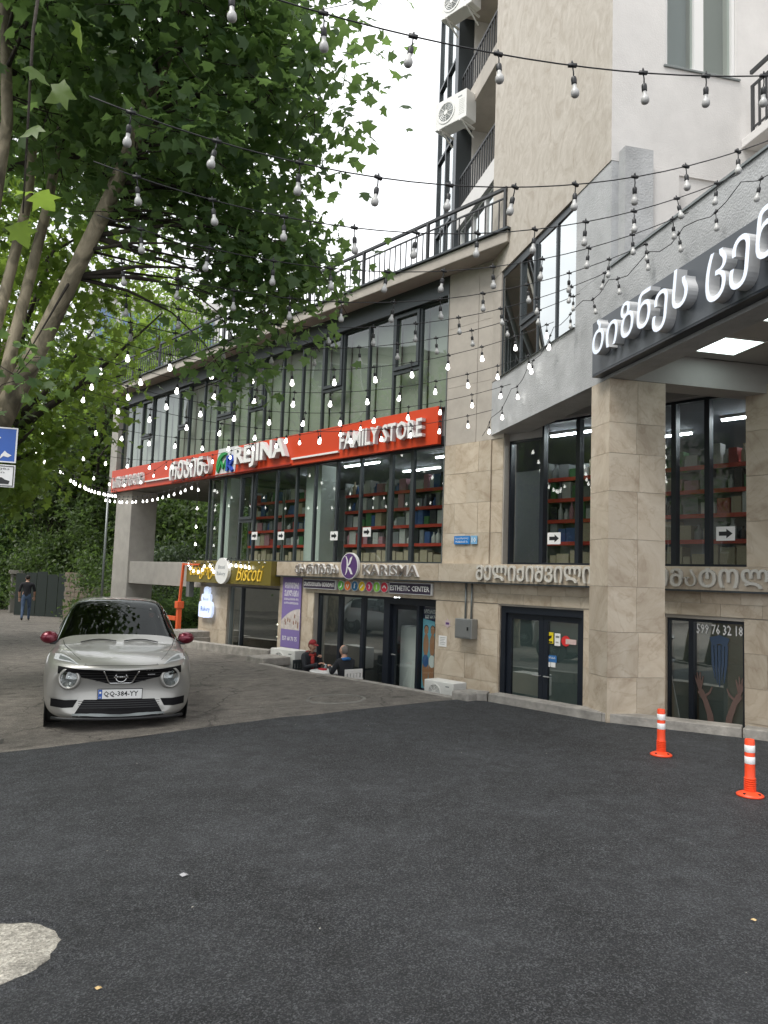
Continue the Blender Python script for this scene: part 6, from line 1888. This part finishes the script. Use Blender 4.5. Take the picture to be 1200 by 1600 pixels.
BGT = [
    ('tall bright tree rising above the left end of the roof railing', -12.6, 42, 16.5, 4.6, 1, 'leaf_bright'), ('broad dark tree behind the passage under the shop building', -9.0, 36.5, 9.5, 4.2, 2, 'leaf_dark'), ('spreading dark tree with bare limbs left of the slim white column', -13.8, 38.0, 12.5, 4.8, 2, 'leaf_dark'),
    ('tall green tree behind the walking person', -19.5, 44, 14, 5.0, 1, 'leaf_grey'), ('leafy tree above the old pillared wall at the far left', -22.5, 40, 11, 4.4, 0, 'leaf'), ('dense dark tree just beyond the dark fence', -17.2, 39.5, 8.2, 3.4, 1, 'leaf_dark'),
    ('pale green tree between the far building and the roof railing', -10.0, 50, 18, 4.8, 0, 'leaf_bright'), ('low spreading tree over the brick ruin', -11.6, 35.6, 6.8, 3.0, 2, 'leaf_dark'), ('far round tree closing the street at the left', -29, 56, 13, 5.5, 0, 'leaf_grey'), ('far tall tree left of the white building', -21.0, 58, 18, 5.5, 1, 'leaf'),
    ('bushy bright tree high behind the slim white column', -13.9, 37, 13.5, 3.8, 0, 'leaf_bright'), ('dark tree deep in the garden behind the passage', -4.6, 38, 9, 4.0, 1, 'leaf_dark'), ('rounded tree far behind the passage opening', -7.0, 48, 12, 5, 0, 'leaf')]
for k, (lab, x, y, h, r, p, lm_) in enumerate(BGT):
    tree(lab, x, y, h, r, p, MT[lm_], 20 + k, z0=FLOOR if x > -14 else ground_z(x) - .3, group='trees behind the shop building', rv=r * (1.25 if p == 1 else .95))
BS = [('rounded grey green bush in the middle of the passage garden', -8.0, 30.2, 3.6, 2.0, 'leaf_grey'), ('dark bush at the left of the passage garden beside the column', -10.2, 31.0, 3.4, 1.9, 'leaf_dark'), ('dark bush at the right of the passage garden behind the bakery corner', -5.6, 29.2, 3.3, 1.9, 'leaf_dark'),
      ('tall dark shrub rising behind the passage beam', -7.2, 33.5, 6.0, 2.4, 'leaf_dark'), ('bright green shrub in the passage garden', -6.2, 32.4, 4.6, 1.1, 'leaf_bright'), ('dark hedge shrub behind the dark fence', -14.9, 36.2, 4.2, 2.1, 'leaf_dark'), ('dark shrub right of the dark fence over the ruin', -11.8, 34.6, 4.2, 1.9, 'leaf_dark'),
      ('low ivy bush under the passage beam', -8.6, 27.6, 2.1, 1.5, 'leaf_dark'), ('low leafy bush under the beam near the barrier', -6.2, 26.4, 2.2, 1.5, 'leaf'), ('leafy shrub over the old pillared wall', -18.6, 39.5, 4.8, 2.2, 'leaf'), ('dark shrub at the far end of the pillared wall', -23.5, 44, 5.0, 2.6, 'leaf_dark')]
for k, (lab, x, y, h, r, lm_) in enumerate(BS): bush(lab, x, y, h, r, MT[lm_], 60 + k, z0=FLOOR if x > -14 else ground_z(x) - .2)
# trees across the street: they stand outside the frame but show in the glass
for k, (lab, x, y, h, r, p) in enumerate((('street tree across the road reflected in the upper glazing', -14.5, 9.5, 11, 3.6, 1), ('street tree opposite the red sign reflected in the shop glass', -17.5, 15, 12, 4.0, 0), ('street tree opposite the bakery reflected in its window', -20.5, 23, 11, 3.8, 0), ('street tree opposite the tower reflected in the clinic doors', -13.0, 3.0, 10.5, 3.4, 1))):
    tree(lab, x, y, h, r, p, MT['leaf'], 90 + k, group='trees across the street', rv=r * 1.1)

# ================================================================ background buildings, walls, fence
T = thing('white_building', 'white building with blue glass far behind the bright trees', 'building', (-18.8, 60, 0), math.radians(16))
obj('wall', bx(-5, 5, 0, 8, -2, 23.0), MT['white_plaster'], T)
obj('cornice', bx(-5.2, 5.2, -.3, 8, 23.0, 23.6), MT['white_plaster'], T)
for i in range(5):
    for j in range(5):
        x0, z0_ = -4.5 + i * 1.9, 4.0 + j * 3.8
        w_ = obj('window', MB().box(x0, x0 + .12, -.09, -.002, z0_, z0_ + 3).box(x0 + 1.38, x0 + 1.5, -.09, -.002, z0_, z0_ + 3).box(x0 + .12, x0 + 1.38, -.09, -.002, z0_, z0_ + .12).box(x0 + .12, x0 + 1.38, -.09, -.002, z0_ + 2.88, z0_ + 3).box(x0 + .7, x0 + .78, -.08, -.002, z0_ + .12, z0_ + 2.88).box(x0 + .12, x0 + .7, -.08, -.002, z0_ + 1.7, z0_ + 1.76).box(x0 + .78, x0 + 1.38, -.08, -.002, z0_ + 1.7, z0_ + 1.76), MT['alu'], T)
        obj('pane', MB().poly([(x0 + .1, -.03, z0_ + .1), (x0 + 1.4, -.03, z0_ + .1), (x0 + 1.4, -.03, z0_ + 2.9), (x0 + .1, -.03, z0_ + 2.9)]), mat('blue_pane', (.12, .2, .34), .12), w_)
def block(label, x, y, rz, w_, d_, h_, m_, nx, nz_, z0=-1):
    t = thing('apartment_block', label, 'building', (x, y, 0), rz)
    obj('wall', bx(-w_ / 2, w_ / 2, 0, d_, z0, h_), m_, t)
    obj('roof', bx(-w_ / 2 - .3, w_ / 2 + .3, -.3, d_ + .3, h_ + .002, h_ + .4), MT['concrete_dark'], t)
    for i in range(nx):
        for j in range(nz_):
            cx = -w_ / 2 + w_ * (i + .5) / nx; cz = 1.0 + 3.0 * j
            q = obj('window', MB().box(cx - .65, cx + .65, -.06, -.002, cz - .08, cz).box(cx - .65, cx - .57, -.05, -.002, cz, cz + 1.5).box(cx + .57, cx + .65, -.05, -.002, cz, cz + 1.5).box(cx - .57, cx + .57, -.05, -.002, cz + 1.42, cz + 1.5).box(cx - .03, cx + .03, -.05, -.002, cz, cz + 1.42), MT['white_pvc'], t)
            obj('pane', MB().poly([(cx - .57, -.02, cz), (cx + .57, -.02, cz), (cx + .57, -.02, cz + 1.42), (cx - .57, -.02, cz + 1.42)]), mat('dim_pane', (.05, .06, .07), .1), q)
block('grey apartment block closing the far left end of the street', -33, 66, math.radians(24), 16, 10, 12, MT['old_wall'], 6, 4)
block('beige apartment block across the street reflected in the shop glass', -30, 14, math.radians(80), 34, 10, 15, MT['beige'], 11, 5)
# old pillared wall at the far left, dark fence, brick ruin
T = thing('pillared_wall', 'old grey boundary wall with repeated pilasters at the far left', 'wall', (-16.4, 35.2, ground_z(-16.4)), math.radians(117))
obj('wall', bx(0, 26, 0, .4, -.6, 1.75), MT['old_wall'], T); obj('coping', bx(-.1, 26.1, -.1, .5, 1.752, 1.92), MT['concrete'], T)
for k in range(11): obj('pilaster', bx(k * 2.5, k * 2.5 + .6, -.16, -.002, -.6, 1.6), MT['concrete'], T)
T = thing('shed', 'low grey shed behind the old pillared wall', 'building', (-20.8, 41.5, ground_z(-20)), math.radians(24))
obj('wall', bx(-2.2, 2.2, 0, 4, -.5, 3.1), MT['old_wall'], T); obj('roof', bx(-2.5, 2.5, -.35, 4.3, 3.102, 3.25), MT['concrete_dark'], T)
T = thing('metal_fence', 'dark green sheet metal fence beside the walking person', 'fence', (-15.9, 33.6, ground_z(-15.5) - .05), math.radians(-24))
for k in range(5): obj('fence_panel', bx(k * .62 + .01, k * .62 + .60, 0, .02, .0, 1.85 + .05 * (k % 3)), mat('dark_green_metal', (.012, .02, .017), .7), T)
obj('fence_rail', bx(-.02, 3.1, .021, .07, 1.6, 1.66), MT['black'], T); obj('fence_rail', bx(-.02, 3.1, .021, .07, .3, .36), MT['black'], T)
T = thing('brick_ruin', 'weathered rubble garden wall left of the passage column', 'wall', (-13.1, 32.3, ground_z(-13) - .3), math.radians(-40))
rub = [MB().box(-.5, .5, -.5, .5, -.5, .5).mesh('stone', [MT['rubble']])]
for r in range(12):
    x = (r % 2) * .14
    while x < 4.3:
        L_ = rnd.uniform(.24, .5)
        top = 11 if x < 1.0 else 8
        if r < top: link('stone', rub[0], T, (x + L_ / 2, rnd.uniform(-.02, .02), .1 + r * .2), 0, (L_ - .02, .35, .18))
        x += L_
obj('mortar_core', bx(0, 4.3, -.13, .13, -.4, 1.66), MT['concrete_dark'], T)

# ================================================================ festoon lights
wire_m = mat('black_cable', (.012, .012, .014), .6)
hm = MB(); hm.obox((0, 0, 0), ((1, 0, 0), (0, 1, 0), (0, 0, 1)), (.035, .012, .012)); hm.lathe([(.012, 0), (.006, .03)], 8, (0, 0, .008)); hm.tube([(0, 0, -.01), (.004, 0, -.05), (0, 0, -.098)], .0055, 6)
hm.lathe([(.012, -.09), (.02, -.098), (.0225, -.115), (.021, -.15), (.018, -.155)], 12)
HOLD = hm.mesh('bulb_holder', [MT['black']], True)
bm2 = MB(); bm2.lathe([(.0165, -.151), (.017, -.182), (.025, -.194), (.0315, -.208), (.034, -.223), (.032, -.239), (.025, -.251), (.012, -.258), (.0, -.259)], 14, cap=False)
BUL = {False: bm2.mesh('bulb', [MT['bulb']], True), True: bm2.mesh('bulb', [MT['bulb_lit']], True)}
def festoon(label, pts, lit, step=.5, first=.25, group='strings of light bulbs over the street'):
    """a hanging cable through pts; lit may be a function of the arc length"""
    p0 = pts[0]
    t = thing('string_light', label, 'string light', p0, 0, group)
    m = MB(); m.tube([p - p0 for p in pts], .0048, 5); obj('cable', m, wire_m, t, smooth=True)
    acc, nxt = 0.0, first
    rr = random.Random(label)
    for a, b in zip(pts, pts[1:]):
        L = (b - a).length
        while nxt <= acc + L:
            p = a + (b - a) * ((nxt - acc) / L)
            h = link('bulb_holder', HOLD, t, p - p0, 0, (.8, .8, .82))
            d = (b - a); ang = math.atan2(d.y, d.x)
            h.rotation_euler = (rr.uniform(-.2, .2), rr.uniform(-.16, .16), ang + rr.uniform(-.3, .3))
            link('bulb', BUL[bool(lit(nxt) if callable(lit) else lit)], h)
            nxt += step * rr.uniform(.94, 1.06)
        acc += L
def sagline(a, b, sag, n=24):
    a, b = Vector(a), Vector(b)
    return [a + (b - a) * t + Vector((0, 0, -sag * 4 * t * (1 - t))) for t in [i / n for i in range(n + 1)]]
def LL(y): return Vector((-1.8 - .34 * (y - 4.2), y)) if y < 9 else Vector((-3.43 - .58 * (y - 9), y)) if y < 15.3 else Vector((-7.08 - .18 * (y - 15.3), y))
def RR(t): return P(-t, -.12, 0)
ORD = ['nearest', 'second', 'third', 'fourth', 'fifth', 'sixth', 'seventh', 'eighth', 'ninth', 'tenth', 'eleventh']
for k in range(11):
    yl = 3.7 + .75 * k if k < 3 else 5.2 + .82 * (k - 2)
    t_ = -4.2 + .8 * k
    l = LL(yl); r = RR(t_)
    zl = 4.92 if k == 0 else 4.52
    zr = 5.58 if t_ < 1 else 5.58 - (t_ - 1) * .33
    festoon('%s bulb string counted from the camera, crossing from the tree to the tower parapet' % ORD[k], sagline((l.x, l.y, zl), (r.x, r.y, zr), .56 if k else .35), k >= 7, step=.53, first=.2 + .05 * (k % 4))
for k, (u, yl) in enumerate(((-3.4, 13.2), (-7.4, 16.2), (-12.2, 20.4))):
    l = LL(yl); r = A(u, -.2, 0)
    festoon('lit bulb string ending on the red sign %s' % ('above its last word', 'beside the capital name', 'beside the small left word')[k], sagline((l.x, l.y, 4.35), (r.x, r.y, 4.95), .45), True)
pl = [Vector((LL(y).x, y, 4.25 - .3 * math.sin(math.pi * (y - 13.5) / 11.9))) for y in np.linspace(13.5, 25.4, 40)]
festoon('long bulb string running away down the left side from the tree to the end column', pl, True, step=.40)
pr = []
for t_ in np.linspace(-4.4, 4.3, 40):
    q = RR(t_); z = 5.5 if t_ < 1 else 5.5 - (t_ - 1) * .33
    pr.append(Vector((q.x, q.y, z - .14 * abs(math.sin((t_ + 4.2) / .8 * math.pi)))))
festoon('bulb string fixed along the grey tower parapet', pr, lambda s: s > 6, step=.66)
pd = [A(-10.35, -.2, z) for z in np.linspace(4.2, 2.2, 8)]
festoon('lit bulb string hanging down the corner post of the shop glazing', pd, True, step=.5, first=.1)
pw = [A(-10.4 + 2.2 * t, -.36, 2.06 - .22 * abs(math.sin(t * 6.3))) for t in np.linspace(0, 1, 24)] + [A(-8.1 + 1.0 * t, -.36, 2.04 - .06 * t) for t in np.linspace(0, 1, 6)]
festoon('lit bulb string bunched over the olive gold bakery sign', pw, True, step=.2, first=.05)
ps = sagline(A(-16.7, -.25, 4.15), A(-10.3, -.25, 4.2), .22)
festoon('lit bulb string swagged below the left end of the red sign', ps, True, step=.36, first=.1)
for o in bpy.data.objects:
    if o.name.split('.')[0] in ('print', 'picture_figures', 'plate_print', 'emblem_print') and o.parent is not None:
        o['kind'] = 'stuff'
